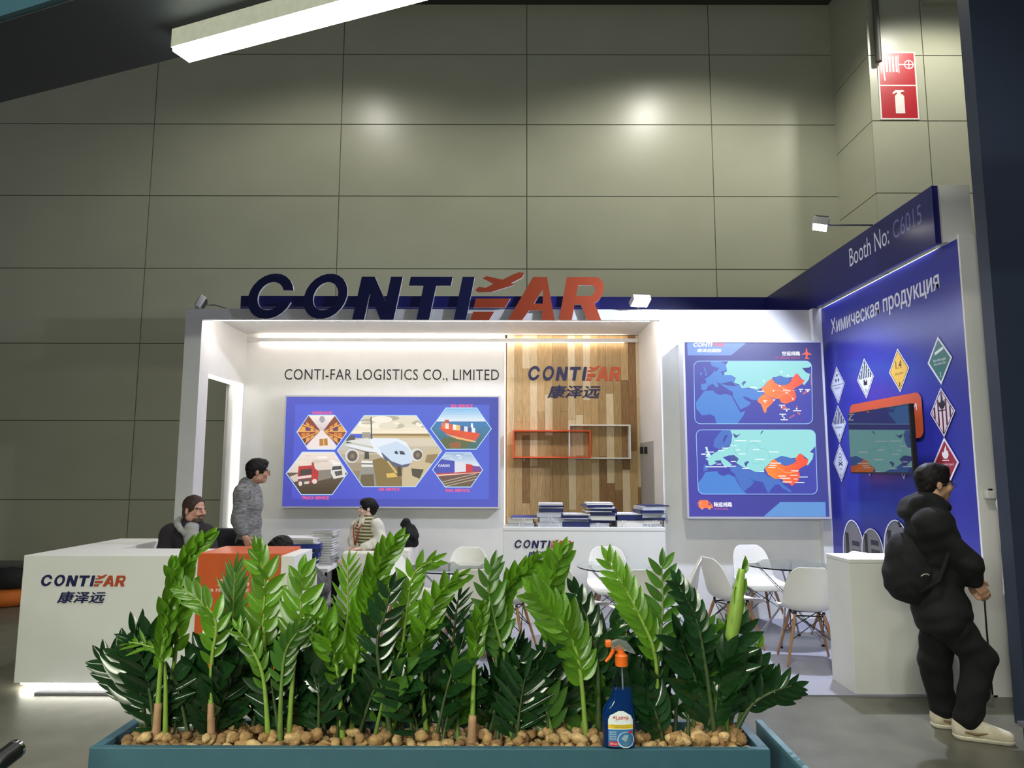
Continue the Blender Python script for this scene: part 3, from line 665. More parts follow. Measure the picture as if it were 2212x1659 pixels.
def stripes(c, w_, h_, col, k=7, full=False):
    for i in range(k):
        x = -w_*.62+i*(w_*1.24/(k-1)); top = h_*.84*(1-abs(x)/(w_*.86)); 
        if top > 0: P.poly([(c[0]+x-.010, c[1]-(top if full else 0)), (c[0]+x+.010, c[1]-(top if full else 0)), (c[0]+x+.010, c[1]+top*.96), (c[0]+x-.010, c[1]+top*.96)], col)
INK, LIL = (30, 30, 46), (214, 220, 240)
zz = lambda x, y: (1780+x*.20494, 720+y*.20494)
c, w_, h_ = diamond(*zz(142, 545), LIL, INK)
for a in (90, 210, 330):
    P.poly([(c[0]+.012*math.cos(math.radians(a)), c[1]+.07+.012*math.sin(math.radians(a)))]+[(c[0]+.05*math.cos(math.radians(a+k)), c[1]+.07+.05*math.sin(math.radians(a+k))) for k in (-28, 0, 28)], INK)
P.poly([(c[0]-.14, c[1]-.002), (c[0]+.14, c[1]-.002), (c[0]+.14, c[1]+.003), (c[0]-.14, c[1]+.003)], INK); P.text('RADIOACTIVE', c[0]-.07, c[1]-.045, c[0]+.07, c[1]-.025, INK); P.text('7', c[0]-.012, c[1]-.14, c[0]+.012, c[1]-.105, INK)
c, w_, h_ = diamond(*zz(436, 474), LIL, INK); stripes(c, w_, h_, INK)
P.poly([(c[0]-.035, c[1]-.07), (c[0]+.035, c[1]-.07), (c[0]+.035, c[1]-.03), (c[0]+.02, c[1]-.01), (c[0]+.015, c[1]-.035), (c[0]-.01, c[1]-.03), (c[0]-.015, c[1]-.008), (c[0]-.035, c[1]-.015)], INK); P.text('9', c[0]-.012, c[1]-.145, c[0]+.012, c[1]-.105, INK)
c, w_, h_ = diamond(*zz(792, 390), (226, 178, 70), (60, 46, 30)); P.text('1.4', c[0]-.05, c[1]+.015, c[0]+.05, c[1]+.09, (50, 40, 26), .01); P.text('EXPLOSIVE', c[0]-.07, c[1]-.04, c[0]+.07, c[1]-.02, (120, 92, 40)); P.text('1', c[0]-.008, c[1]-.15, c[0]+.008, c[1]-.11, (60, 46, 30))
c, w_, h_ = diamond(*zz(1222, 286), (46, 112, 104), (228, 234, 236)); 
P.poly([(c[0]-.06, c[1]+.05), (c[0]-.06, c[1]+.075), (c[0]+.04, c[1]+.105), (c[0]+.065, c[1]+.10), (c[0]+.06, c[1]+.085)], (240, 244, 244)); P.text('Non-flammable', c[0]-.085, c[1]-.005, c[0]+.085, c[1]+.02, (226, 234, 232)); P.text('Non-toxic Gas', c[0]-.08, c[1]-.035, c[0]+.08, c[1]-.012, (226, 234, 232)); P.text('2', c[0]-.012, c[1]-.135, c[0]+.012, c[1]-.10, (226, 234, 232))
c, w_, h_ = diamond(*zz(160, 955), LIL, INK); stripes(c, w_, h_, INK); P.text('Miscellaneous', c[0]-.08, c[1]-.045, c[0]+.08, c[1]-.025, INK); P.text('9', c[0]-.012, c[1]-.145, c[0]+.012, c[1]-.105, INK)
c, w_, h_ = diamond(*zz(180, 1365), LIL, INK); P.circle(c[0], c[1]+.06, .04, .045, INK); P.circle(c[0], c[1]+.06, .033, .037, LIL); P.circle(c[0]-.013, c[1]+.06, .009, .011, INK); P.circle(c[0]+.013, c[1]+.06, .009, .011, INK); P.line([(c[0]-.05, c[1]+.01), (c[0]+.05, c[1]-.03)], .012, INK); P.line([(c[0]+.05, c[1]+.01), (c[0]-.05, c[1]-.03)], .012, INK); P.text('Toxic', c[0]-.035, c[1]-.075, c[0]+.035, c[1]-.05, INK); P.text('6', c[0]-.012, c[1]-.145, c[0]+.012, c[1]-.105, INK)
FLAME = [(-.02, 0), (.025, 0), (.045, .03), (.035, .07), (.02, .06), (.015, .11), (-.01, .075), (-.02, .05), (-.04, .06), (-.045, .03)]
def flame(c, col, dy=.03):
    P.poly([(c[0]+x, c[1]+dy+y) for x, y in FLAME], col); P.poly([(c[0]-.045, c[1]+dy-.018), (c[0]+.045, c[1]+dy-.018), (c[0]+.045, c[1]+dy-.01), (c[0]-.045, c[1]+dy-.01)], col)
c, w_, h_ = diamond(*zz(1256, 832), (226, 214, 226), (84, 30, 46)); stripes(c, w_, h_, (96, 36, 52), 5, True); flame(c, INK)
c, w_, h_ = diamond(*zz(1294, 1360), (158, 46, 66), (240, 230, 236)); flame(c, (240, 236, 240)); P.text('Flammable liquid', c[0]-.10, c[1]-.03, c[0]+.10, c[1]-.006, (236, 226, 232)); P.text('3', c[0]-.012, c[1]-.14, c[0]+.012, c[1]-.105, (236, 226, 232))
for px, py, col in ((1880, 1020, (222, 190, 110)), (1954, 1026, (236, 238, 246))):
    c = P.px(px, py); P.poly([(c[0]-.05, c[1]+.03), (c[0]+.05, c[1]+.03), (c[0], c[1]-.04)], (236, 238, 246)); P.poly([(c[0]-.032, c[1]+.03), (c[0]+.032, c[1]+.03), (c[0], c[1]-.02)], col if col[2] < 200 else (40, 44, 70))
# orange rounded label behind the television
q = [P.px(*zz(x, y)) for x, y in ((275, 800), (330, 742), (990, 628), (1050, 690), (1062, 1060), (1030, 1100), (290, 1100))]
U0, U1 = q[0][0], q[4][0]; V1 = (P.px(*zz(330, 742))[1]+P.px(*zz(990, 628))[1])/2; V0 = P.px(*zz(1000, 1104))[1]
P.poly(rrect(U0, V0, U1, V1, .08, 6), (198, 84, 44)); e = P.px(*zz(940, 780)); P.text('ОПАСНОСТИ', e[0]-.78, e[1]-.03, e[0]+.07, e[1]+.03, (232, 226, 230))
# arched pictures low on the wall
for px, wpx in ((1846, 1), (1887, .92), (1941, 1)):
    c = P.px(px, 1195); R_ = .24*wpx; hgt = P.px(px, 1123 if wpx == 1 else 1142)[1]-c[1]
    arch = lambda k: [(c[0]-R_*k, c[1]-.5)]+[(c[0]-R_*k*math.cos(math.pi*i/14), c[1]+hgt*math.sin(math.pi*i/14)*(.6+.4*k)-.0) for i in range(15)]+[(c[0]+R_*k, c[1]-.5)]
    P.poly(arch(1), (232, 234, 244)); P.poly(arch(.9), (60, 58, 120)); P.poly(arch(.84), (122, 120, 126))
    for k, (x0, x1, y0, y1, cc) in enumerate(((-.16, -.09, -.3, .20, (34, 34, 40)), (-.02, .14, .08, .13, (40, 42, 60)), (-.02, .16, -.02, .04, (44, 44, 54)), (-.06, .15, -.12, -.06, (206, 206, 214)), (-.14, .17, -.32, -.16, (62, 52, 110)), (-.03, .06, -.26, -.12, (222, 224, 236)))):
        P.poly([(c[0]+x0*wpx, c[1]+y0), (c[0]+x1*wpx, c[1]+y0), (c[0]+x1*wpx, c[1]+min(y1, hgt*.75)), (c[0]+x0*wpx, c[1]+min(y1, hgt*.75))], cc)
P.build('printed_graphics', PRN, side)
# booth number on the fascia
Pf = Print((XFA-.0005, 0, 0), (0, -1, 0), (0, 0, 1), (-1, 0, 0))
a, b = Pf.px(1836, 577), Pf.px(1921, 525); c0, c1 = Pf.px(1930, 520), Pf.px(1992, 484)
Pf.text('Booth No:', a[0], a[1], b[0], a[1]+.19, (226, 230, 246), .0)
Pf.text('C6015', c0[0], a[1]+.01, c1[0], a[1]+.18, (112, 116, 178), .0)
Pf.build('booth_number_lettering', PRN, fas)

# ================================================================ fire sign on the pilaster
fa, fb = onY(1903, 258, YP-.012), onY(1976, 112, YP-.012)
fs_ = thing('fire_sign', ((fa.x+fb.x)/2, YP-.012, fa.z), 'red double fire hose and extinguisher sign on the grey pilaster', 'sign')
bx((fa.x, YP-.012, fa.z), (fb.x, YP-.001, fb.z)).build('sign_plate', mat('white_plate', (226, 222, 216), .5), fs_)
P = Print((fa.x, YP-.0125, fa.z), (1, 0, 0), (0, 0, 1), (0, -1, 0)); Wf, Hf = fb.x-fa.x, fb.z-fa.z
RD, WT = (176, 28, 40), (232, 226, 220)
P.poly([(.02, .02), (Wf-.02, .02), (Wf-.02, Hf*.49), (.02, Hf*.49)], RD); P.poly([(.02, Hf*.51), (Wf-.02, Hf*.51), (Wf-.02, Hf-.02), (.02, Hf-.02)], RD)
f = lambda x, y: (x*Wf, y*Hf)
for k in range(5): P.poly([f(.13+k*.085, .70), f(.18+k*.085, .70), f(.18+k*.085, .93), f(.13+k*.085, .93)], WT)
for x in (.09, .55): P.line([f(x, .68), f(x, .95)], .012, WT)
P.line([f(.155, .70), f(.165, .62), f(.17, .57)], .02, WT); P.line([f(.55, .81), f(.70, .81)], .02, WT)
cc = f(.82, .81); P.circle(*cc, .072, .072, WT); P.circle(*cc, .056, .056, RD); P.line([(cc[0]-.06, cc[1]), (cc[0]+.06, cc[1])], .014, WT); P.line([(cc[0], cc[1]-.06), (cc[0], cc[1]+.06)], .014, WT)
P.poly([f(.40, .09), f(.64, .09), f(.64, .34), f(.60, .37), f(.44, .37), f(.40, .34)], WT); P.poly([f(.47, .37), f(.56, .37), f(.56, .40), f(.66, .41), f(.63, .43), f(.42, .43), f(.34, .39), f(.36, .37), f(.45, .40)], WT)
P.build('printed_symbols', PRN, fs_)
# ================================================================ reception desk
def bevel_build(mb, name, m, parent, r=.004, label=None):
    o = mb.build(name, m, parent, label=label); md = o.modifiers.new('b', 'BEVEL'); md.width = r; md.segments = 2; md.limit_method = 'ANGLE'
    return o
YD = 5.50
dz = onY(250, 1200, YD).z; dxl = onY(52, 1200, YD).x; dxr = onY(636, 1200, YD).x
YI = onZ(300, 1184.5, dz).y; YB = onZ(340, 1163, dz).y; xil = onZ(340, 1166, dz).x+.02
xil = onZ(253, 1185, dz).x
print('desk', dz, dxl, dxr, YI, YB, xil)
desk = thing('reception_desk', ((dxl+dxr)/2, YD, 0), 'white L-shaped reception desk with logo and glowing base', 'desk')
mb = MB().box((dxl, YD, .05), (dxr, YI, dz)); bevel_build(mb, 'front_wing', WHITE, desk)
mb = MB().box((dxl, YI, .05), (xil, YB, dz)); bevel_build(mb, 'side_wing', WHITE, desk)
bx((dxl+.06, YD+.06, 0), (dxr-.06, YI-.04, .05)).build('plinth', WHITE, desk)
bx((dxl+.06, YI-.04, 0), (xil-.05, YB-.05, .05)).build('plinth', WHITE, desk)
LDB = led_mat('led_base', 28, (255, 252, 240))
bx((dxl+.03, YD+.035, .03), (dxr-.03, YD+.058, .048)).build('led_strip', LDB, desk)
bx((dxl+.035, YD+.06, .03), (dxl+.055, YB-.06, .048)).build('led_strip', LDB, desk)
bx((dxr-.055, YD+.06, .03), (dxr-.035, YI-.06, .048)).build('led_strip', LDB, desk)
logo(desk, YD-.0005, 88, 1241, 272, 1266, 124, 1277, 230, 1302, .006)
# orange wrap-around panel
ox0, ox1 = onY(428, 1200, YD-.02).x, onY(606, 1200, YD-.02).x
mb = MB().box((ox0, YD-.02, .06), (ox1, YD-.0005, dz+.02)).box((ox0, YD-.0005, dz+.0005), (ox1, YI+.01, dz+.02))
wrap = bevel_build(mb, 'orange_panel', ORANGE, desk, .003, 'orange wrap panel with white route lettering')
P = Print((0, YD-.0205, 0), (1, 0, 0), (0, 0, 1), (0, -1, 0), .0001); z = Zm(P, 400, 1170, 300/1508); WTX = (236, 232, 226)
ptext(P, z, '空运线路', 352, 404, 700, 480, WTX, bold=.01); ptext(P, z, 'AIR FREIGHT LINE', 220, 512, 700, 548, WTX)
PT_, P = P, Print((0, YD-.0205, 0), (1, 0, 0), (0, 0, 1), (0, -1, 0), .0001); z = Zm(P, 400, 1170, 300/1508)
P.poly(z([(730, 470), (772, 424), (800, 418), (840, 440), (900, 420), (925, 430), (870, 470), (900, 540), (880, 548), (830, 500), (800, 545), (780, 552), (792, 500), (770, 470)]), WTX)
P.build('airplane_icon', PRN, wrap); P = PT_; z = Zm(P, 400, 1170, 300/1508)
ptext(P, z, '陆运线路', 500, 800, 912, 880, WTX, bold=.01); ptext(P, z, 'AUTO LINE', 520, 918, 822, 958, WTX); P.build('route_lettering', PRN, wrap); P = Print((0, YD-.0205, 0), (1, 0, 0), (0, 0, 1), (0, -1, 0), .0001); z = Zm(P, 400, 1170, 300/1508)
P.poly(z(rrect(196, 796, 380, 930, 14)), WTX); P.poly(z([(384, 830), (440, 834), (478, 880), (486, 930), (384, 930)]), WTX); P.poly(z([(400, 846), (432, 848), (456, 882), (400, 882)]), (204, 88, 34))
for cx in (250, 424): P.circle(*z([(cx, 926)])[0], .037, .037, (204, 88, 34)); P.circle(*z([(cx, 926)])[0], .029, .029, WTX); P.circle(*z([(cx, 926)])[0], .013, .013, (204, 88, 34))
P.build('truck_icon', PRN, wrap); P = Print((0, YD-.0205, 0), (1, 0, 0), (0, 0, 1), (0, -1, 0), .0001); z = Zm(P, 400, 1170, 300/1508)
P.poly(z([(640, 1310), (700, 1240), (770, 1200), (860, 1195), (900, 1215), (800, 1260), (760, 1300), (640, 1330)]), (214, 100, 50))
P.build('swoosh_mark', PRN, wrap)

# white podium at the right
pX0, pX1 = onY(1833, 1208, YF+.02).x, onX(2000, 1300, XW-.05).x
pzt = onY(1850, 1208, YF+.02).z; pYb = onZ(1797, 1195, pzt).y
pod = thing('podium', ((pX0+XW)/2, YF, 0), 'plain white counter box against the blue side wall', 'counter')
bevel_build(MB().box((pX0, YF+.02, .0), (XW-.033, pYb, pzt-.03)), 'body', WHITE, pod)
bevel_build(MB().box((pX0-.002, YF+.018, pzt-.0295), (XW-.032, pYb+.002, pzt)), 'top', WHITE, pod)
print('podium', pX0, XW, pzt, pYb)

# middle counter
YC = 7.80
cX0, cX1 = onY(1087, 1200, YC).x, onY(1437, 1200, YC).x; cz = onY(1250, 1139, YC).z
print('counter', cX0, cX1, cz)
ctr = thing('bar_counter', ((cX0+cX1)/2, YC, 0), 'white counter with logo loaded with stacks of brochures', 'counter')
bevel_build(MB().box((cX0, YC, .0), (cX1, YC+.40, cz-.04)), 'body', WHITE, ctr)
bevel_build(MB().box((cX0-.004, YC-.004, cz-.0395), (cX1+.004, YC+.41, cz)), 'worktop', WHITE, ctr)
logo(ctr, YC-.0005, 1111, 1166, 1234, 1184, 1138, 1190, 1204, 1208, .006)

# wall shelves on the wood
def frame_shelf(name, px0, py0, px1, py1, m, label, y1, dep=.16, th=.018):
    a, b = onY(px0, py1, y1-dep), onY(px1, py0, y1-dep)
    t = thing(name, ((a.x+b.x)/2, y1, a.z), label, 'shelf', None)
    for n, p, q in (('bottom_board', (a.x, a.z), (b.x, a.z+th)), ('top_board', (a.x, b.z-th), (b.x, b.z)), ('side_board', (a.x, a.z+th), (a.x+th, b.z-th)), ('side_board', (b.x-th, a.z+th), (b.x, b.z-th))):
        bx((p[0], y1-dep, p[1]), (q[0], y1, q[1])).build(n, m, t)
    for xx in (a.x+.15, b.x-.15): bx((xx-.012, y1-.02, a.z-.035), (xx+.012, y1, a.z)).build('bracket', STEEL, t)
frame_shelf('box_shelf', 1108, 929, 1276, 989, mat('shelf_orange', (206, 84, 36), .5), 'orange open frame shelf interlocking with the white one', YR+.0115)
frame_shelf('box_shelf', 1229, 917, 1362, 991, mat('shelf_white', (224, 222, 216), .5), 'white open frame shelf interlocking with the orange one', YR+.0115, dep=.13)

# television on the side wall
XT = XW-.17
pT = [onX(x, y, XT) for x, y in ((1832, 890), (1967, 874), (1970, 1026), (1836, 1022))]
ty0, ty1 = (pT[1].y+pT[2].y)/2, (pT[0].y+pT[3].y)/2; tz1 = (pT[0].z+pT[1].z)/2; tz0 = (pT[2].z+pT[3].z)/2
print('tv', ty0, ty1, tz0, tz1)
tv = thing('television', (XT, (ty0+ty1)/2, tz0), 'switched-off flat television on the blue wall reflecting the map', 'television')
MB().rbox((XT, ty0, tz0), (XT+.045, ty1, tz1), .006).build('casing', BLACK, tv)
SCR = mat('screen_glass', (9, 10, 13), .03, var=0, spec=1.0, ior=2.1)
bx((XT-.0012, ty0+.012, tz0+.016), (XT-.0002, ty1-.012, tz1-.012)).build('screen', SCR, tv)
bx((XT+.045, (ty0+ty1)/2-.15, (tz0+tz1)/2-.1), (XW-.0075, (ty0+ty1)/2+.15, (tz0+tz1)/2+.1)).build('wall_bracket', BLACK, tv)

# ================================================================ glass tables and shell chairs
SHELL = mat('white_shell', (224, 222, 214), .38, var=.02, scale=12)
BEECH = mat('beech_leg', (160, 118, 84), .45, var=.12, scale=12, stretch=(30, 30, 2))
WIRE = mat('black_wire', (20, 20, 22), .4)
def make_shell():
    """moulded seat and back: a section curve swept with a changing half width"""
    prof = [(.235, .405), (.222, .438), (.18, .446), (.10, .438), (.0, .43), (-.09, .432), (-.155, .452), (-.19, .50), (-.205, .57), (-.218, .65), (-.23, .73), (-.242, .79), (-.25, .822)]
    hw = [.150, .205, .226, .232, .232, .228, .222, .216, .212, .204, .186, .155, .10]
    curl = [.0, .008, .02, .034, .045, .055, .07, .085, .08, .06, .04, .02, .005]
    ns = 12; vs = []; n = len(prof)
    for k, (y, zz_) in enumerate(prof):
        a = prof[max(k-1, 0)]; b = prof[min(k+1, n-1)]; t = Vector((0, b[0]-a[0], b[1]-a[1])).normalized(); nn = Vector((0, t.z, -t.y)) * -1
        nn = Vector((0, -t.z, t.y)); nn = nn if nn.z > 0 or nn.y > .3 else -nn
        if k < 5 and nn.z < 0: nn = -nn
        if k >= 7 and nn.y < 0: nn = -nn
        for i in range(ns+1):
            s_ = -1+2*i/ns; lift = curl[k]*abs(s_)**2.6
            vs.append(Vector((s_*hw[k]*(1-.0*abs(s_)), y, zz_))+nn*lift)
    fs = [(k*(ns+1)+i, k*(ns+1)+i+1, (k+1)*(ns+1)+i+1, (k+1)*(ns+1)+i) for k in range(n-1) for i in range(ns)]
    return vs, fs
def make_chair():
    t = thing('shell_chair', (0, 0, 0), 'x', 'chair', 'white shell chairs around the glass tables')
    vs, fs = make_shell(); mb = MB().add(vs, fs); o = mb.build('seat_shell', SHELL, t, smooth=True)
    sb = o.modifiers.new('s', 'SUBSURF'); sb.levels = 1; sb.render_levels = 2; so = o.modifiers.new('t', 'SOLIDIFY'); so.thickness = .008; so.offset = 0
    for sx in (-1, 1):
        for sy in (-1, 1):
            top = Vector((sx*.115, sy*.10+.0, .415)); bot = Vector((sx*.215, sy*.205-.0, .005)); mid = top.lerp(bot, .15)
            MB().tube([top, mid, bot], [.012, .015, .010], 8).build('leg', BEECH, t, auto=50)
    mb = MB(); P4 = [Vector((.115, .10, .40)), Vector((-.115, .10, .40)), Vector((-.115, -.10, .40)), Vector((.115, -.10, .40))]; L4 = [Vector((.165, .152, .21)), Vector((-.165, .152, .21)), Vector((-.165, -.152, .21)), Vector((.165, -.152, .21))]
    for i in range(4):
        j = (i+1) % 4; mb.tube([P4[i], P4[j]], .006, 6); mb.tube([P4[i], L4[j]], .004, 6); mb.tube([P4[j], L4[i]], .004, 6)
    for p in P4: mb.tube([p, p+Vector((0, 0, .035))], .012, 8)
    mb.build('wire_frame', WIRE, t, auto=50)
    return t
GLASS = mat('table_glass', (238, 248, 246), .02, var=0, trans=1.0, ior=1.46, spec=.5)
def make_table():
    t = thing('glass_table', (0, 0, 0), 'x', 'table', 'round glass tables')
    MB().lathe([(.02, .715), (.398, .715), (.402, .719), (.402, .723), (.398, .727), (.02, .727)], seg=48).build('glass_top', GLASS, t, auto=40)
    for k in range(4):
        a = math.radians(45+90*k); u = Vector((math.cos(a), math.sin(a), 0)); b = Vector((math.cos(a+math.pi*.5), math.sin(a+math.pi*.5), 0))*.02
        l = MB().tube([u*.28+Vector((0, 0, .70))+b, u*-.02+Vector((0, 0, .40))+b, u*-.30+Vector((0, 0, .012))+b], .011, 8).build('leg', CHROME, t, auto=50)
        MB().lathe([(.016, 0), (.018, .004), (.018, .018), (.012, .022)], u*-.30+b, 10).build('foot', BLACK, l, auto=50)
        MB().lathe([(.014, .695), (.022, .70), (.022, .7145), (.012, .7145)], u*.28+b, 12).build('glass_pad', CHROME, l, auto=50)
    MB().lathe([(.034, .385), (.036, .39), (.036, .415), (.03, .42)], (0, 0, 0), 14).build('hub', CHROME, t, auto=50)
    return t
tb = make_table(); ch = make_chair()
TABLES = []
for i, (px, py, lab) in enumerate(((1700, 1222, 'round glass table beside the white podium'), (1338, 1226, 'round glass table between the logo counter and the planter'), (975, 1228, 'round glass table beside the white armchair'))):
    o = tb if i == 0 else copy_tree(tb)
    p = onZ(px, py, .725); o.location = (p.x, p.y, .012); o.rotation_euler.z = math.radians((12, 30, 50)[i]); o['label'] = lab; TABLES.append(o)
    print('table', tuple(p))
tx = [Vector((t.location.x, t.location.y, 0)) for t in TABLES]
def face(o, p): d_ = Vector(p)-o.location; o.rotation_euler.z = math.atan2(-d_.x, d_.y)
# (pixel x of the back rest / seat centre on its seat height, pixel y there, table it faces, turn)
REAR = {1: (1640, 7.62), 4: (1318, 7.40), 8: (1003, 7.34), 3: (1818, 7.15), 10: (885, 6.95)}
CH = [(1578, 1292, 0, 0, 'white shell chair facing the podium-side table from the counter side'), (1640, 1280, 0, 0, 'white shell chair behind the podium-side table with its back to the map wall'), (1742, 1316, 0, 0, 'white shell chair in front of the podium-side table, its back to the planter'), (1812, 1288, 0, 0, 'white shell chair half hidden behind the white podium'),
      (1318, 1284, 1, 0, 'white shell chair between the logo counter and the middle glass table'), (1458, 1296, 1, 0, 'white shell chair under the map wall corner facing the middle table'), (1380, 1322, 1, 0, 'white shell chair in front of the middle table, its back to the planter'), (1246, 1302, 1, 0, 'white shell chair left of the middle table below the counter logo'),
      (985, 1284, 2, 0, 'white shell chair behind the armchair-side table against the back wall'), (1008, 1322, 2, 0, 'white shell chair in front of the armchair-side table, its back to the planter'), (908, 1296, 2, 0, 'white shell chair tucked beside the white armchair'), (1100, 1300, 2, 0, 'white shell chair at the armchair-side table near the counter')]
for i, (px, py, k, tr, lab) in enumerate(CH):
    o = ch if i == 0 else copy_tree(ch); p = onZ(px, py, .45) if i not in REAR else onY(REAR[i][0], 1280, REAR[i][1]); o.location = (p.x, p.y, .012); o['label'] = lab
    face(o, (tx[k].x, tx[k].y, 0)); o.rotation_euler.z += math.radians(tr)
    dd = (Vector((p.x, p.y, 0))-tx[k]).length; print('chair', i, round(p.x, 2), round(p.y, 2), 'dist', round(dd, 2))

# ================================================================ armchair, side table, jacket
FAB = mat('cream_upholstery', (222, 218, 208), .8, var=.04, scale=60, bump=.1, bscale=500)
YA = 7.72
aX0, aX1 = onY(736, 1250, YA).x, onY(884, 1250, YA).x; aZ = onY(800, 1192, YA).z
arm = thing('armchair', ((aX0+aX1)/2, YA+.4, .012), 'boxy cream upholstered armchair with a black coat on its back', 'armchair')
print('armchair', aX0, aX1, aZ)
dA = .78
MB().rbox((aX0, YA, .10), (aX1-.02, YA+.13, aZ), .03, seg=3).build('armrest', FAB, arm, auto=50)
MB().rbox((aX0, YA+dA-.13, .10), (aX1-.02, YA+dA, aZ), .03, seg=3).build('armrest', FAB, arm, auto=50)
MB().rbox((aX1-.15, YA+.005, .10), (aX1+.0, YA+dA-.005, aZ+.03), .03, seg=3).build('backrest', FAB, arm, auto=50)
MB().rbox((aX0+.02, YA+.12, .10), (aX1-.14, YA+dA-.12, .30), .02).build('seat_base', FAB, arm, auto=50)
MB().rbox((aX0+.0, YA+.135, .302), (aX1-.152, YA+dA-.135, .44), .04, seg=3).build('seat_cushion', FAB, arm, auto=50)
for x_ in (aX0+.06, aX1-.08):
    for y_ in (YA+.06, YA+dA-.06): bx((x_-.03, y_-.03, .012), (x_+.03, y_+.03, .10)).build('foot', BLACK, arm)
# second armchair further left, seen as a low white edge behind the desk
TW = mat('white_table', (226, 226, 224), .4)
tY = 7.35; a, b = onY(620, 1234, tY), onY(742, 1212, tY)
tzp = onY(690, 1228, tY).z
st = thing('magazine_table', ((a.x+b.x)/2, tY+.3, .012), 'white table stacked with magazines beside the armchair', 'table')
sx0, sx1 = onY(560, 1230, tY).x, onY(708, 1230, tY).x
bevel_build(MB().box((sx0, tY, tzp-.04), (sx1, tY+.52, tzp)), 'table_top', TW, st)
for x_ in (sx0+.04, sx1-.10):
    for y_ in (tY+.04, tY+.47): bx((x_-.02, y_-.02, .012), (x_+.02, y_+.02, tzp-.04)).build('leg', TW, st)
print('magazine table', sx0, sx1, tzp)
wp = thing('display_panel', (onY(673, 1300, 6.12).x, 6.12, .012), 'narrow white panel standing behind the reception desk end', 'panel')
qa, qb = onY(662, 1330, 6.12), onY(683, 1232, 6.12)
MB().box((qa.x-.25, 6.12, .03), (qb.x, 6.15, qb.z)).build('board', WHITE, wp); bx((qa.x-.2, 6.03, .012), (qa.x-.14, 6.24, .03)).build('foot', WHITE, wp); bx((qb.x-.1, 6.03, .012), (qb.x-.04, 6.24, .03)).build('foot', WHITE, wp)
# dark chair back / bag between the two men is built with the people

# ================================================================ stacks of brochures
COVERS = [mat('brochure_%s' % n, c, .35, var=.08, scale=25) for n, c in (('white', (228, 228, 232)), ('navy', (36, 46, 96)), ('blue', (44, 62, 150)), ('grey', (150, 152, 156)), ('sleeve', (186, 190, 196)))]
PAGES = mat('page_edges', (214, 212, 206), .7, var=.25, scale=300, stretch=(1, 1, 40))
RIB = mat('white_cord', (222, 222, 220), .6)
BPROTO = {}
def brochure_mesh(w_, d_, t_, k, crumple=0):
    key = (w_, d_, t_, k, crumple)
    if key in BPROTO: return BPROTO[key]
    mb = MB(); r = random.Random(k*7+crumple)
    mb.cur = 0; mb.box((-w_/2, -d_/2, t_-.0025), (w_/2, d_/2, t_)); mb.box((-w_/2, -d_/2, 0), (w_/2, d_/2, .0025)); mb.box((-w_/2-.001, -d_/2, .0025), (-w_/2+.004, d_/2, t_-.0025))
    mb.cur = 1 if k in (0, 3) else 0; mb.box((-w_/2+.004, -d_/2+.004, .0025), (w_/2-.004, d_/2-.003, t_-.0025))
    me = bpy.data.meshes.new('brochure'); me.from_pydata(mb.v, [], mb.f); me.materials.append(COVERS[k]); me.materials.append(PAGES); me.polygons.foreach_set('material_index', mb.mi); me.update()
    BPROTO[key] = me; return me
def cord(parent, top, r):
    """white carrying cord hanging over the edge of a bag"""
    mb = MB(); x, y, z_ = top
    for k in range(2):
        x2 = x+.03*k-.015; mb.tube([(x2, y+.06, z_+.003), (x2+r.uniform(-.01, .01), y-.004, z_+.004), (x2+r.uniform(-.02, .02), y-.012, z_-.03), (x2+r.uniform(-.03, .03), y-.010, z_-.07)], .0028, 5)
    return mb.build('cord', RIB, parent, smooth=True)
G1 = 'brochure packs on the logo counter'
def stack(x, y, z0, seq, w_, d_, grp, lab, seed, jit=.02, bag=()):
    r = random.Random(seed); zt = z0
    for i, (k, t_) in enumerate(seq):
        me = brochure_mesh(w_, d_, t_, k); o = bpy.data.objects.new('gift_bag' if k in bag else 'brochure', me); COL.objects.link(o)
        o.location = (x+r.uniform(-jit, jit), y+r.uniform(-jit, jit)*.5, zt+.0002); o.rotation_euler.z = r.uniform(-.10, .10)*(jit/.02)
        nm = ('white', 'navy', 'bright blue', 'grey', 'silvery')[k]
        tag(o, '%s brochure pack in %s' % (nm, lab), 'brochure', grp)
        if k in (3, 4) and i < 2 and grp == G1:
            c_ = cord(o, (o.location.x+r.uniform(-.08, .08), o.location.y-d_/2-.012, zt+t_), r)
            inv = o.matrix_basis.inverted()
            for v in c_.data.vertices: v.co = inv @ (wm(o) @ v.co)*1.0 if False else v.co
        zt += t_+.0004
    return zt
def cpx(px, py): p = onY(px, py, YC+.17); return p
G1 = 'brochure packs on the logo counter'
for i, (px, seq, w_, jit, lab) in enumerate((
    (1130, [(4, .035), (3, .05), (0, .012), (2, .01)], .28, .02, 'the counter stack nearest the lit wall edge'),
    (1189, [(4, .055), (4, .05), (4, .05), (1, .045), (0, .008), (1, .022), (0, .02)], .27, .012, 'the tallest upright stack on the counter'),
    (1243, [(1, .06), (0, .01), (1, .012), (0, .012), (1, .03), (0, .014)], .30, .02, 'the low stack right of the tallest one'),
    (1298, [(4, .04), (1, .03), (3, .05), (1, .04), (0, .01), (1, .025), (0, .01), (1, .03), (0, .02)], .29, .045, 'the loose stack in the counter middle'),
    (1356, [(3, .07), (1, .06), (0, .014)], .29, .02, 'the navy-sided stack'),
    (1408, [(4, .03), (3, .04), (1, .03), (4, .05), (1, .03), (4, .04), (1, .012)], .27, .045, 'the crumpled counter stack by the map wall'))):
    p = cpx(px, 1139); stack(p.x, YC+.19, cz, seq, w_, .30, G1, lab, 40+i, jit)
G2 = 'magazines on the white table'
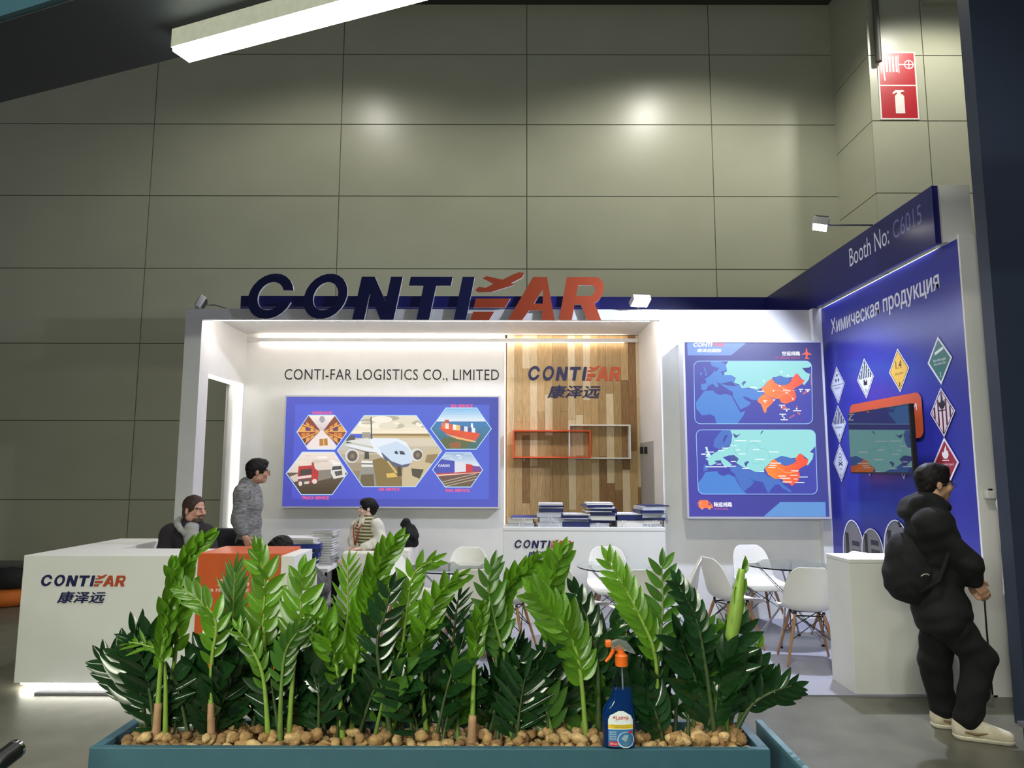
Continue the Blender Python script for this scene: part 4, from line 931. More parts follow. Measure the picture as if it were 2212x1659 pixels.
p = onY(668, 1228, tY+.17); stack(p.x-.12, tY+.22, tzp, [(3, .03), (1, .03), (0, .012), (1, .04), (2, .03), (0, .01), (1, .03), (2, .05), (0, .012), (3, .03), (0, .02)], .42, .30, G2, 'the wide blue pile on the white table', 61, .025)
p = onY(706, 1220, tY+.3); stack(p.x-.04, tY+.36, tzp, [((0, 3)[i % 2], (.014, .011)[i % 2]) for i in range(28)], .22, .29, G2, 'the tall grey pile of magazines on the white table', 62, .012)

# ================================================================ lamps of the booth
def flood(loc, aim, label, on, power=0, angle=110):
    t = thing('floodlight', loc, label, 'floodlight', None)
    L = Vector(loc); d_ = (Vector(aim)-L).normalized(); Rm = d_.to_track_quat('-Z', 'Y').to_matrix().to_4x4(); Rm.translation = L
    MB().rbox((-.11, -.075, -.02), (.11, .075, .05), .012, Rm).build('housing', mat('lamp_white', (214, 214, 210), .45), t, auto=50)
    for k in range(5): bx((-.09+k*.042, -.06, .05), (-.085+k*.042, .06, .068)).box((0, 0, 0), (0, 0, 0)) if False else MB().box((-.09+k*.042, -.06, .05), (-.085+k*.042, .06, .07), Rm).build('cooling_fin', STEEL, t)
    MB().box((-.095, -.062, -.0235), (.095, .062, -.0205), Rm).build('lens', led_mat('led_flood', 30) if on else mat('lamp_glass_off', (120, 122, 124), .1), t)
    return t, Rm
f1 = onX(1884, 486, XFA+.02); f1 = Vector((XFA+.025, f1.y, FASC))
e1 = Vector((onY(1772, 487, f1.y).x, f1.y, onY(1772, 487, f1.y).z))
t, Rm = flood(e1, e1+Vector((-.25, .1, -1)), 'lit arm floodlight over the blue fascia', True)
MB().tube([e1+Vector((.02, 0, .05)), (e1.x+.1, f1.y, FASC+.02), (XFA+.025, f1.y, FASC+.02), (XFA+.025, f1.y, FASC)], .009, 6).build('arm', STEEL, t, auto=50)
l_ = light('floodlight_beam', 'SPOT', e1+Vector((-.01, .0, -.05)), 640, (.72, .78, 1), e1+Vector((-.8, .2, -1)), .06, 150, .6); l_.parent = None
e2 = onY(1383, 652, YM-.12); t, Rm = flood(e2, e2+Vector((.1, -.5, -1)), 'lit floodlight at the end of the canopy beside the orange letters', True)
MB().tube([e2+Vector((0, .02, .05)), (e2.x, YM+.02, e2.z+.06), (e2.x, YM+.02, TOP)], .008, 6).build('arm', STEEL, t, auto=50)
light('floodlight_beam', 'SPOT', e2+Vector((.01, -.02, -.05)), 45, (.72, .78, 1), e2+Vector((.1, -.5, -1)), .06, 140, .6)
e3 = onY(430, 649, YM+.04); t, Rm = flood(Vector((e3.x, YM+.05, TOP+.09)), Vector((e3.x-.6, YM-.2, TOP+.4)), 'unlit floodlight lying on the canopy corner', False)
MB().tube([(e3.x+.05, YM+.05, TOP+.06), (e3.x+.2, YM+.02, TOP+.05), (e3.x+.33, YM+.02, TOP+.012)], .008, 6).build('arm', STEEL, t, auto=50)
# led strip below the blue fascia washing the wall print
bx((XFA+.051, YFA+.13, TOP+.03), (XFA+.066, YM-.15, TOP+.042)).build('led_strip', led_mat('led_fascia', 22, (235, 238, 255)), fas)
# high bay lamps above the frame: first pair mirrored in the wall, others added for light
for p in HALL_LAMPS:
    t = thing('high_bay_lamp', p, 'unseen round high bay lamp hanging below the hall roof', 'lamp', 'high bay lamps of the hall')
    MB().lathe([(.06, .30), (.10, .28), (.12, .12), (.26, -.02), (.27, -.05), (.25, -.05), (.10, .08)], p, 20).build('shade', mat('lamp_aluminium', (140, 140, 140), .4, .6), t, auto=50)
    MB().tube([p+Vector((0, 0, .29)), p+Vector((0, 0, 3.0))], .01, 6).build('cable', BLACK, t)
# ================================================================ dark beam and linear lamp overhead, dark partition at the right
DARK = mat('dark_slate', (50, 56, 66), .6, var=.06, scale=5)
ZB = 3.05
q = [onZ(x, y, ZB) for x, y in ((0, 222), (0, 50), (930, -14), (200, 2))]
dirv = (q[2]-q[0]); dirv.z = 0; dirv.normalize(); nrm = Vector((dirv.y, -dirv.x, 0))          # nrm points towards the camera
wbm = (q[1]-q[0]).dot(nrm); print('beam', q, dirv, wbm)
A = q[0]-dirv*2.0; Bq = q[0]+dirv*4.2
beam = struct('trim_4', MB().prism([A, Bq, Bq+nrm*wbm, A+nrm*wbm], (0, 0, .35)), DARK, 'dark slate beam crossing overhead')
MB().prism([A+nrm*(wbm+.001)+Vector((0, 0, .004)), Bq+nrm*(wbm+.001)+Vector((0, 0, .004)), Bq+nrm*(wbm+.02)+Vector((0, 0, .004)), A+nrm*(wbm+.02)+Vector((0, 0, .004))], (0, 0, .34)).build('teal_facing', TEAL, beam)
ZL = ZB-.075
l0, l1 = onZ(409, 137, ZL), onZ(380, 106, ZL); far = onZ(932, 0, ZL)
dl_ = far-l0; dl_.z = 0; Ln = 3.0; dl_.normalize(); nl = Vector((dl_.y, -dl_.x, 0)); wl = max(.05, (l1-l0).dot(nl)); print('lamp', l0, wl, dl_, dirv)
lamp = thing('linear_lamp', (l0.x, l0.y, ZL), 'long bright linear lamp under the dark overhead beam', 'lamp')
a = Vector((l0.x, l0.y, ZL+.012))
MB().prism([a, a+dl_*Ln, a+dl_*Ln+nl*wl, a+nl*wl], (0, 0, .062)).build('housing', mat('lamp_profile', (206, 206, 198), .4), lamp)
a = Vector((l0.x, l0.y, ZL))+dl_*.004+nl*.004
MB().prism([a, a+dl_*(Ln-.008), a+dl_*(Ln-.008)+nl*(wl-.008), a+nl*(wl-.008)], (0, 0, .0115)).build('diffuser', led_mat('led_linear', 42, (250, 255, 228)), lamp)

# added lamp, unseen behind the camera, brightening the desk and planter fronts
a0_ = Vector((l0.x-1.6, l0.y, ZL))+nl*4.4; fill_lamp = thing('linear_lamp', a0_, 'added unseen linear lamp behind the camera lighting the desk and planter fronts', 'lamp')
L2, w2_ = 4.2, .16
a = a0_+Vector((0, 0, .012)); MB().prism([a, a+dl_*L2, a+dl_*L2+nl*w2_, a+nl*w2_], (0, 0, .062)).build('housing', MATS['lamp_profile'], fill_lamp)
a = a0_+dl_*.004+nl*.004; MB().prism([a, a+dl_*(L2-.008), a+dl_*(L2-.008)+nl*(w2_-.008), a+nl*(w2_-.008)], (0, 0, -.11)).build('fill_diffuser', led_mat('led_fill', 115, (250, 255, 228)), fill_lamp)
for q_ in (.3, L2-.3): MB().tube([a+dl_*q_+nl*w2_*.5+Vector((0, 0, .07)), a+dl_*q_+nl*w2_*.5+Vector((0, 0, 1.4))], .004, 5).build('wire', STEEL, fill_lamp)

YW2 = 4.75
xp = [onY(2066+ (2193-2066)*(y/1545), y, YW2+.12).x for y in (0, 700, 1545)]; print('partition', xp)
struct('wall_partition', bx((sum(xp)/3, YW2, 0), (sum(xp)/3+2.6, YW2+.12, 5.3)), mat('navy_partition', (42, 52, 72), .55, var=.05, scale=4), 'tall dark navy partition wall')

# ================================================================ planter
YP1 = 1.895
zr = onY(1500, 1612, YP1).z; xl_ = onY(192, 1616, YP1-.02).x; xr_ = onY(1664, 1618, YP1-.02).x
YP2 = onZ(1606, 1560, zr).y; th = .026
print('planter', zr, xl_, xr_, YP2)
plb = thing('planter_box', ((xl_+xr_)/2, YP1, 0), 'long teal planter box filled with clay pebbles', 'planter')
bevel_build(MB().box((xl_, YP1-.02, 0), (xr_, YP1, zr)), 'front_board', TEAL, plb, .002)
bevel_build(MB().box((xl_, YP2, 0), (xr_, YP2+.02, zr)), 'back_board', TEAL, plb, .002)
for x0_, x1_ in ((xl_, xl_+th), (xr_-th, xr_)): bevel_build(MB().box((x0_, YP1, 0), (x1_, YP2, zr)), 'end_board', TEAL, plb, .002)
ZS = zr-.036
bx((xl_+th, YP1, .5), (xr_-th, YP2, ZS)).build('soil', mat('soil', (70, 56, 40), .95, var=.3, scale=80, bump=.5, bscale=200), plb)
# teal side board standing next to it
sb0, sb1 = onZ(1627, 1562, zr), onZ(1748, 1659, zr)
sbx = max(xr_+.012, (sb0.x+sb1.x)/2)
sbd = thing('side_board', (sbx, 1.7, 0), 'dark teal board standing beside the planter box', 'board')
bevel_build(MB().box((sbx, .9, 0), (sbx+.016, YP2+.02, zr-.012)), 'board', TEAL, sbd, .002)
bevel_build(MB().box((sbx-.001, .9, zr-.0118), (sbx+.018, YP2+.021, zr)), 'edge_highlight', mat('teal_edge_highlight', (74, 112, 128), .45), sbd, .002)  # lighter teal paints the highlight along the board's top edge

# clay pebbles
random.seed(11)
CLAY = [mat('clay_%d' % i, c, .9, var=.22, scale=70, bump=.5, bscale=160) for i, c in enumerate(((176, 142, 98), (158, 124, 82), (192, 160, 116), (140, 108, 72)))]
PEB = []
for k in range(8):
    bm = bmesh.new(); bmesh.ops.create_icosphere(bm, subdivisions=2, radius=1); sx_ = random.uniform(1.05, 1.45); rr = random.Random(k)
    ph_ = [rr.uniform(0, 6) for _ in range(6)]
    for v in bm.verts:
        f_ = 1+.10*math.sin(2.3*v.co.x*2+ph_[0])+.08*math.sin(3.1*v.co.y*2+ph_[1])+.08*math.sin(2.7*v.co.z*2+ph_[2])
        v.co = Vector((v.co.x*sx_, v.co.y*.95, v.co.z*.85))*f_*.0145
    me = bpy.data.meshes.new('clay_pebble'); bm.to_mesh(me); bm.free(); me.polygons.foreach_set('use_smooth', [True]*len(me.polygons)); me.materials.append(CLAY[k % 4]); PEB.append(me)
def pebble(x, y, z_, s_, rng):
    return Matrix.LocRotScale(Vector((x, y, z_)), Euler((rng.uniform(-.5, .5), rng.uniform(-.5, .5), rng.uniform(0, 6.3))), Vector((s_,)*3))
spots = []; rng = random.Random(3)
yy = YP1+.017; row = 0
while yy < YP2-.014:
    x = xl_+th+.018+(row % 2)*.015
    while x < xr_-th-.016:
        spots.append((x+rng.uniform(-.004, .004), yy+rng.uniform(-.003, .003), ZS+.010+rng.uniform(0, .008)+.010*(.5+.5*math.sin(x*9+1.3)*math.sin(yy*60)), rng.uniform(.85, 1.2))); x += rng.uniform(.028, .037)
    yy += .029; row += 1
for _ in range(170):                                     # a loose upper layer in heaps
    c_ = rng.choice((-.86, -.62, -.3, -.02, .12, .52, .6, .3)); spots.append((min(max(c_+rng.gauss(0, .11), xl_+.055), xr_-.055), YP1+.026+abs(rng.gauss(0, .06)), ZS+.033+rng.uniform(0, .012), rng.uniform(.85, 1.15)))
spots = [s_ for s_ in spots if s_[1] < YP2-.018 and not (.05 < 0)]
bpx = onY(1337, 1600, YP1).x
spots.sort(key=lambda s_: s_[1]-(s_[2]-ZS)*2)
LP_ = ['tan expanded-clay pebble among the others in the planter box', 'dark brown-tan clay pebble among the others in the planter box', 'pale clay pebble among the others in the planter box', 'deep brown clay pebble among the others in the planter box']
rest = MB()
for i, (x, y, z_, s_) in enumerate(spots):
    k = rng.randrange(8); Mx = pebble(x, y, z_, s_, rng)
    if i < 300:
        o = bpy.data.objects.new('clay_pebble', PEB[k]); COL.objects.link(o); o.matrix_basis = Mx
        tag(o, LP_[k % 4], 'pebble', 'clay pebbles in the planter')
    else:
        rest.cur = k % 4; me = PEB[k]; rest.add([Mx @ v.co for v in me.vertices], [tuple(p.vertices) for p in me.polygons])
o = rest.build('clay_pebbles', CLAY, None, smooth=True); tag(o, 'bed of tan clay pebbles between the plant stems', 'pebbles', None, 'stuff')

# ================================================================ plants
def leaf_mat(name, c0, c1, rough, trans):
    m = mat(name, c0, rough, var=.1, scale=18, col2=c1, spec=.5)
    nt = m.node_tree; b = nt.nodes['Principled BSDF']; out = nt.nodes['Material Output']
    oi = nt.nodes.new('ShaderNodeObjectInfo'); mr = nt.nodes.new('ShaderNodeMapRange'); mr.inputs['To Min'].default_value = .55; mr.inputs['To Max'].default_value = 1.12; nt.links.new(oi.outputs['Random'], mr.inputs['Value'])
    hv = nt.nodes.new('ShaderNodeHueSaturation'); nt.links.new(mr.outputs[0], hv.inputs['Value']); lk = b.inputs['Base Color'].links[0]; nt.links.new(lk.from_socket, hv.inputs['Color']); nt.links.new(hv.outputs[0], b.inputs['Base Color'])
    tl = nt.nodes.new('ShaderNodeBsdfTranslucent'); tl.inputs[0].default_value = rgb(*[min(255, int(v*1.25)) for v in c1]); mx = nt.nodes.new('ShaderNodeMixShader'); mx.inputs[0].default_value = trans
    nt.links.new(b.outputs[0], mx.inputs[1]); nt.links.new(tl.outputs[0], mx.inputs[2]); nt.links.new(mx.outputs[0], out.inputs[0])
    return m
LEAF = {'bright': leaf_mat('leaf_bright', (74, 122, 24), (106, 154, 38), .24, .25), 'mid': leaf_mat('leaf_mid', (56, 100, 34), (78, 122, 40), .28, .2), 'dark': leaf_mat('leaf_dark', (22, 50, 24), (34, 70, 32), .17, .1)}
STEM = {'bright': mat('stem_bright', (128, 158, 66), .45, var=.12, scale=30), 'mid': mat('stem_mid', (104, 130, 60), .45, var=.15, scale=30), 'dark': mat('stem_dark', (58, 76, 40), .5, var=.2, scale=30)}
HUSK = mat('stem_husk', (168, 130, 100), .7, var=.15, scale=40)
LM = {}
def leaf_mesh(style, kind):
    """one leaflet along +Y with its upper face +Z; the blade is folded at the midrib and curves down at the tip"""
    key = (style, kind)
    if key in LM: return LM[key]
    wdt, cup, droop = {'broad': (.255, .16, .10), 'narrow': (.095, .10, .06), 'mid': (.19, .14, .10), 'curl': (.27, .34, -.05)}[kind]
    n = 8; vs = []; fs = []
    for i in range(n+1):
        t = i/n; w_ = wdt*(math.sin(math.pi*min(1, t**.82*1.0))**.8 if 0 < t < 1 else 0)*(1-.18*t)+.004*(1-t)
        zc_ = -droop*t*t
        for k, s_ in enumerate((-1, -.5, 0, .5, 1)): vs.append((s_*w_, t, zc_+cup*abs(s_)**1.5*w_*2.2+(.012 if k == 2 else 0)*-1*(1-t)))
    for i in range(n):
        for k in range(4): fs.append((i*5+k, i*5+k+1, (i+1)*5+k+1, (i+1)*5+k))
    me = bpy.data.meshes.new('leaf'); me.from_pydata(vs, [], fs); me.update(); me.polygons.foreach_set('use_smooth', [True]*len(me.polygons)); me.materials.append(LEAF[style]); LM[key] = me
    return me
def bez(p, n=16):
    """smooth curve through the points (Catmull-Rom)"""
    P_ = [p[0]*2-p[1]]+p+[p[-1]*2-p[-2]]; out = []
    m = len(p)-1
    for s_ in range(m):
        for i in range(n if s_ == m-1 else n):
            t = i/n; a, b, c, d_ = P_[s_:s_+4]
            out.append(.5*((2*b)+(c-a)*t+(2*a-5*b+4*c-d_)*t*t+(3*b-a-3*c+d_)*t**3))
    out.append(p[-1]); return out
PL = {'bright': 'bright yellow-green', 'mid': 'fresh green', 'dark': 'dark green'}
KL = {'broad': 'broad leaves', 'narrow': 'narrow feathery leaflets', 'mid': 'pointed leaves', 'curl': 'tightly overlapping leaves'}
def stalk(pts, style, kind, nl=9, size=.075, start=.35, spread=55, face_=0., lab=None, thick=.0065, husk=False, jit=.15, seed=0, spear=False, env=None):
    """pts: stem points in the world; leaflets in pairs in a plane turned by face_ about the stem"""
    r = random.Random(seed); C_ = bez(pts, 10); n = len(C_); L_ = [0]
    for i in range(1, n): L_.append(L_[-1]+(C_[i]-C_[i-1]).length)
    T_ = L_[-1]
    def at(s_):
        s_ = min(max(s_, 0), T_*.9999); i = max(k for k in range(n-1) if L_[k] <= s_); f_ = (s_-L_[i])/(L_[i+1]-L_[i]); return C_[i].lerp(C_[i+1], f_), (C_[i+1]-C_[i]).normalized()
    t = thing('plant_stalk', pts[0], lab or 'x', 'plant', 'plant stalks in the planter')
    rad = [thick*(1.25-.95*L_[i]/T_) for i in range(n)]
    if spear:
        MB().tube(C_, [thick*(1.2 if L_[i]/T_ < start else 1.2+1.25*math.sin(math.pi*min(1, (L_[i]/T_-start)/(1-start))**.8)+.01) for i in range(n)], 8).build('stem', STEM[style], t, smooth=True)
    else: MB().tube(C_, rad, 7).build('stem', STEM[style], t, smooth=True)
    if husk:
        h_ = [at(T_*k/20)[0] for k in range(6)]; MB().tube(h_, [thick*1.9, thick*1.75, thick*1.6, thick*1.55, thick*1.5, thick*1.33], 8).build('husk', HUSK, t, smooth=True)
    me = leaf_mesh(style, kind)
    def leaf(p, t_, side, ln, ang, roll=0):
        ref = Vector((math.cos(face_), math.sin(face_), 0)); sd = (ref-t_*ref.dot(t_)).normalized()*side
        nrm_ = t_.cross(sd)*side                         # face towards -Y for face_ = 0
        dy = (t_*math.cos(math.radians(ang))+sd*math.sin(math.radians(ang))).normalized()
        dz_ = (nrm_+sd*roll*side).normalized(); dz_ = (dz_-dy*dz_.dot(dy)).normalized(); dz_ = -dz_ if dz_.y > 0.25 else dz_
        dx = dy.cross(dz_)
        M_ = Matrix((dx*ln, dy*ln, dz_*ln)).transposed().to_4x4(); M_.translation = p-Vector(pts[0])
        o = bpy.data.objects.new('leaf', me); COL.objects.link(o); o.parent = t; o.matrix_basis = M_
    for i in range(nl):
        f_ = start+(1-start)*(i+.5)/nl; p, t_ = at(f_*T_)
        e_ = (.72+.5*math.sin(math.pi*(i+.8)/(nl+.6))) if env is None else env(i/(nl-1))
        for side in (-1, 1):
            p2, t2_ = at(f_*T_+side*.25*T_*(1-start)/nl)
            leaf(p2, t2_, side, size*e_*r.uniform(.9, 1.1), spread*(1-.35*(i/nl))+r.uniform(-8, 8), r.uniform(-jit, jit)*2.2)
    p, t_ = at(T_*.995); leaf(p, t_, 1, size*.8, 6)
    return t
ZP = ZS+.012
def P3(l, Yb, Yt=None):
    """stem points from pixels: the foot stands on the pebble bed at distance Yb, the tip leans to Yt"""
    Yt = Yb if Yt is None else Yt; n = len(l)
    out = [onY(x, y, Yb+(Yt-Yb)*i/(n-1)) for i, (x, y) in enumerate(l)]
    out[0].z = ZP-.004
    return out
def z4(l): return [(200+x*.3617, 1120+y*.3617) for x, y in l]
def z5(l): return [(950+x*.3617, 1120+y*.3617) for x, y in l]
S = []
B_, M_, D_ = 'bright', 'mid', 'dark'
# (points, style, leaf kind, pairs, leaf length, first leaf, spread, plane turn, extra)
S += [(z4([(378, 1320), (405, 900), (440, 620), (475, 400), (470, 300)]), 1.93, B_, 'curl', 8, .050, .42, 26, .5, dict(husk=True, lab='bright stalk with a pale brown sheathed foot and closed upright leaves')),
      (z4([(430, 1300), (495, 800), (525, 480), (560, 260), (670, 120)]), 1.99, B_, 'curl', 10, .062, .38, 34, .35, dict(lab='bright stalk curving over in front of the hooded man')),
      (z4([(712, 1310), (710, 880), (738, 640), (680, 530), (520, 405)]), 1.93, B_, 'mid', 8, .060, .45, 40, .3, dict(husk=True, lab='bright stalk with a bare pale stem bending in front of the orange panel')),
      (z4([(800, 1290), (835, 720), (842, 500), (850, 320)]), 2.02, M_, 'narrow', 14, .075, .40, 34, .0, dict(lab='feathery stalk in front of the orange panel lettering')),
      (z4([(1050, 1300), (1035, 900), (1020, 600), (1030, 380), (985, 200)]), 1.98, B_, 'broad', 9, .064, .38, 46, .15, dict(lab='tall bright stalk along the edge of the orange panel')),
      (z4([(1060, 1250), (1020, 960), (950, 780), (870, 665)]), 1.94, B_, 'mid', 6, .046, .45, 40, .2, dict(lab='small bright stalk arching out below the route lettering')),
      (z4([(1170, 1280), (1200, 900), (1240, 600), (1250, 330)]), 1.96, B_, 'broad', 6, .070, .52, 52, .0, dict(lab='bright rosette stalk in front of the desk end')),
      (z4([(1120, 1290), (1130, 960), (1160, 780), (1235, 665)]), 1.93, M_, 'mid', 7, .052, .45, 42, .2, dict(lab='short fresh green stalk below the bright rosette')),
      (z4([(1500, 1290), (1460, 900), (1390, 680), (1330, 540)]), 1.97, B_, 'curl', 7, .058, .42, 40, .3, dict(lab='bright stalk leaning towards the desk below the magazines')),
      (z4([(1490, 1280), (1505, 800), (1524, 560), (1525, 280)]), 2.04, B_, 'narrow', 11, .062, .46, 42, .0, dict(lab='pale feathery stalk before the armchair')),
      (z4([(1545, 1280), (1570, 850), (1640, 520), (1700, 300), (1800, 135)]), 1.98, B_, 'curl', 12, .066, .34, 40, .35, dict(lab='thick bright stalk bending over in front of the armchair')),
      (z4([(1800, 1290), (1700, 800), (1750, 560), (1780, 420)]), 1.95, D_, 'mid', 7, .066, .4, 52, .1, dict(lab='dark stalk with an open crown before the armchair')),
      (z4([(1790, 1285), (1830, 960), (1880, 520), (1920, 330), (2030, 252)]), 1.99, B_, 'mid', 11, .060, .40, 46, .1, dict(lab='bright stalk with a pale midrib between the armchair and the glass table')),
      (z4([(2000, 1300), (1960, 860), (2000, 600), (2080, 440), (2180, 350)]), 1.97, B_, 'curl', 9, .058, .40, 42, .3, dict(lab='bright stalk bent across the armchair-side glass table')),
      (z4([(440, 1290), (425, 850), (320, 760), (215, 738)]), 1.95, B_, 'narrow', 6, .048, .62, 36, .2, dict(lab='slim bright shoot sticking out in front of the desk face')),
      (z4([(335, 1290), (290, 1060), (235, 900), (200, 800)]), 1.96, D_, 'broad', 6, .085, .35, 55, .1, dict(lab='dark broad-leaved stalk at the planter end by the desk logo')),
      (z4([(320, 1290), (240, 1080), (150, 920), (75, 850)]), 2.0, D_, 'mid', 5, .075, .45, 48, .2, dict(lab='dark stalk leaning out over the planter end by the desk')),
      (z5([(60, 1290), (75, 850), (90, 640), (110, 480)]), 2.04, D_, 'narrow', 10, .066, .40, 50, .0, dict(lab='dark feathery stalk before the back of a shell chair')),
      (z5([(430, 1270), (410, 950), (330, 620), (290, 420), (310, 290)]), 1.97, M_, 'mid', 8, .064, .45, 48, .1, dict(lab='fresh green stalk on a grey-green bent stem below the counter')),
      (z5([(320, 1270), (350, 700), (400, 420), (580, 240)]), 2.03, B_, 'curl', 11, .060, .45, 42, .3, dict(lab='bright stalk bowing towards the counter logo')),
      (z5([(190, 1280), (210, 800), (225, 650), (240, 560)]), 1.93, B_, 'curl', 5, .052, .6, 30, .4, dict(husk=True, thick=.0075, lab='bright stalk with a thick bare lime stem')),
      (z5([(880, 1280), (830, 860), (740, 640), (570, 455)]), 1.95, B_, 'broad', 11, .076, .36, 46, .05, dict(lab='large bright frond arching to the counter side')),
      (z5([(780, 1280), (730, 800), (650, 470), (720, 215)]), 2.0, B_, 'broad', 11, .070, .42, 44, .25, dict(lab='large upright bright frond before the counter logo')),
      (z5([(950, 1280), (940, 850), (880, 600), (800, 445)]), 1.97, D_, 'broad', 8, .058, .4, 46, .15, dict(lab='dark stalk with round leaves beside the large bright frond')),
      (z5([(1280, 1240), (1290, 850), (1170, 540), (1010, 260)]), 1.98, B_, 'mid', 10, .066, .42, 42, .1, dict(lab='bright stalk leaning out from behind the spray bottle')),
      (z5([(1265, 1240), (1310, 780), (1332, 520), (1325, 285)]), 2.0, M_, 'mid', 8, .068, .40, 52, .0, dict(lab='open stalk with a pale stem in line with the spray bottle trigger')),
      (z5([(1650, 1270), (1590, 900), (1530, 600), (1420, 390)]), 1.95, D_, 'broad', 9, .056, .45, 44, .2, dict(lab='dark stalk with round glossy leaves right of the spray bottle')),
      (z5([(1700, 1260), (1715, 900), (1760, 600), (1803, 300)]), 1.97, B_, 'curl', 4, .05, .5, 14, .5, dict(spear=True, thick=.0078, lab='tall closed bright spear on a thick stem')),
      (z5([(1700, 1270), (1690, 1150), (1670, 1070)]), 1.945, D_, 'narrow', 1, .03, .8, 20, .2, dict(husk=True, lab='brown dry cut stalk beside the tall spear')),
      (z5([(1760, 1260), (1830, 1000), (1860, 860), (1898, 745)]), 2.03, B_, 'curl', 2, .04, .55, 12, .4, dict(spear=True, thick=.004, lab='thin closed green spear at the planter end')),
      (z5([(1720, 1270), (1850, 1130), (1980, 1040), (2100, 1000)]), 1.97, D_, 'mid', 7, .066, .38, 44, .0, dict(lab='dark stalk leaning out over the planter end by the podium')),
      (z5([(1700, 1270), (1780, 1080), (1850, 960), (1870, 900)]), 2.0, D_, 'broad', 6, .078, .35, 50, .1, dict(lab='dark broad-leaved stalk at the planter end by the podium')),
      (z5([(455, 1280), (452, 1000), (450, 870)]), 1.98, M_, 'curl', 1, .03, .6, 10, .3, dict(spear=True, thick=.0045, lab='short closed spear below the counter')),
      (z5([(1640, 1270), (1600, 1000), (1680, 760), (1700, 660)]), 2.03, B_, 'mid', 6, .052, .5, 40, .3, dict(lab='bright stalk half hidden behind the tall closed spear')),
      (z4([(1760, 1290), (1680, 1000), (1500, 830), (1440, 740)]), 2.03, M_, 'broad', 5, .064, .42, 46, .2, dict(lab='fresh green broad-leaved stalk low before the armchair'))]
for i, (l, Yb, st_, kd, nlf, sz, start, sp, fc, kw) in enumerate(S):
    Yb = min(max(Yb, YP1+.045), YP2-.045)
    stalk(P3(l, Yb), st_, kd, nlf, sz, start, sp, fc, seed=100+i, **kw)
# lower dark stalks filling the bed
rf = random.Random(77)
nfill = 78
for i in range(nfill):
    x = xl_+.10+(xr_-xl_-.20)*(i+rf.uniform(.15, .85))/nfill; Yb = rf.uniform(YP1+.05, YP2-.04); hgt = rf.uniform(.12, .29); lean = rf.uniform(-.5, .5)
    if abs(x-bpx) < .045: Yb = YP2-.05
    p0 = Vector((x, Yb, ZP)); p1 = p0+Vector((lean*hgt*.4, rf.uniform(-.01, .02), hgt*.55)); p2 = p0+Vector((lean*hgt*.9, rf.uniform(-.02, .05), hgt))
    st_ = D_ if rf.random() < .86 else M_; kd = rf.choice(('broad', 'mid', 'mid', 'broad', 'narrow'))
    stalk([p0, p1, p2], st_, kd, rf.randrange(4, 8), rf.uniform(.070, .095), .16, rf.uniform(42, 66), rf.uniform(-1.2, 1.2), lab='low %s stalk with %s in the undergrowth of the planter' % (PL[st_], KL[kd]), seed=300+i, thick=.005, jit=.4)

# ================================================================ spray bottle on the rim
bY = YP1+.004; bz = zr; bxx = onY(1337, 1612, bY).x
sp = thing('spray_bottle', (bxx, bY, bz), 'blue window cleaner spray bottle with orange trigger on the planter rim', 'bottle')
SC_ = .262/.262
def sec(zv, wx, wy, n=24, dx=0):
    out = []
    for k in range(n):
        a = 2*math.pi*k/n; c_, s_ = math.cos(a), math.sin(a); e_ = .7
        out.append((bxx+dx+wx*math.copysign(abs(c_)**e_, c_), bY+wy*math.copysign(abs(s_)**e_, s_), bz+zv))
    return out
prof = [(0, .036, .022, 0), (.004, .041, .026, 0), (.06, .042, .027, 0), (.085, .041, .026, 0), (.100, .036, .024, .003), (.112, .029, .022, .006), (.125, .026, .020, .009), (.140, .0245, .019, .010), (.160, .023, .018, .010), (.175, .019, .017, .010), (.188, .014, .014, .010), (.196, .012, .012, .010)]
def bottle(scale, top, name, m, lo=0):
    mb = MB(); rows = [r_ for r_ in prof if r_[0] <= top]; vs = []; 
    for zv, wx, wy, dx in rows: vs += sec(max(zv, lo), wx*scale, wy*scale, 24, dx)
    n = len(rows); fs = [(i*24+k, i*24+(k+1) % 24, (i+1)*24+(k+1) % 24, (i+1)*24+k) for i in range(n-1) for k in range(24)]+[tuple(range(24))[::-1], tuple((n-1)*24+k for k in range(24))]
    return mb.add(vs, fs).build(name, m, sp, auto=50)
bottle(.95, .145, 'blue_liquid', mat('cleaner_liquid', (26, 96, 190), .05, var=0, trans=.6, ior=1.33), .002)
bottle(1.0, .2, 'clear_bottle', mat('clear_plastic', (236, 242, 248), .04, var=0, trans=1.0, ior=1.30))
cx_ = bxx+.010
OR2 = mat('orange_plastic', (232, 106, 30), .35, var=.03)
MB().lathe([(.0145, .196), (.0165, .197), (.0165, .222), (.013, .226)], (cx_, bY, bz), 20).build('collar', OR2, sp, auto=40)
MB().tube([(cx_, bY, bz+.224), (cx_-.002, bY, bz+.236), (cx_-.012, bY, bz+.243)], [.0105, .010, .0095], 10).build('pump_body', OR2, sp, auto=50)
hd = MB().prism([(cx_-.028, bY-.010, bz+.240), (cx_-.028, bY-.010, bz+.256), (cx_-.008, bY-.010, bz+.262), (cx_+.016, bY-.010, bz+.256), (cx_+.032, bY-.010, bz+.236), (cx_+.034, bY-.010, bz+.226), (cx_+.012, bY-.010, bz+.234)], (0, .020, 0)).build('clear_shroud', mat('frosted_shroud', (220, 228, 228), .15, var=0, trans=.85, ior=1.2), sp)
md = hd.modifiers.new('b', 'BEVEL'); md.width = .003; md.segments = 2
MB().rbox((cx_-.042, bY-.009, bz+.243), (cx_-.026, bY+.009, bz+.260), .003).build('nozzle', OR2, sp, auto=50)
MB().tube([(cx_-.020, bY, bz+.243), (cx_-.022, bY, bz+.232), (cx_-.030, bY, bz+.218), (cx_-.041, bY, bz+.206)], [.006, .0058, .005, .004], 8).build('trigger', OR2, sp, auto=50)
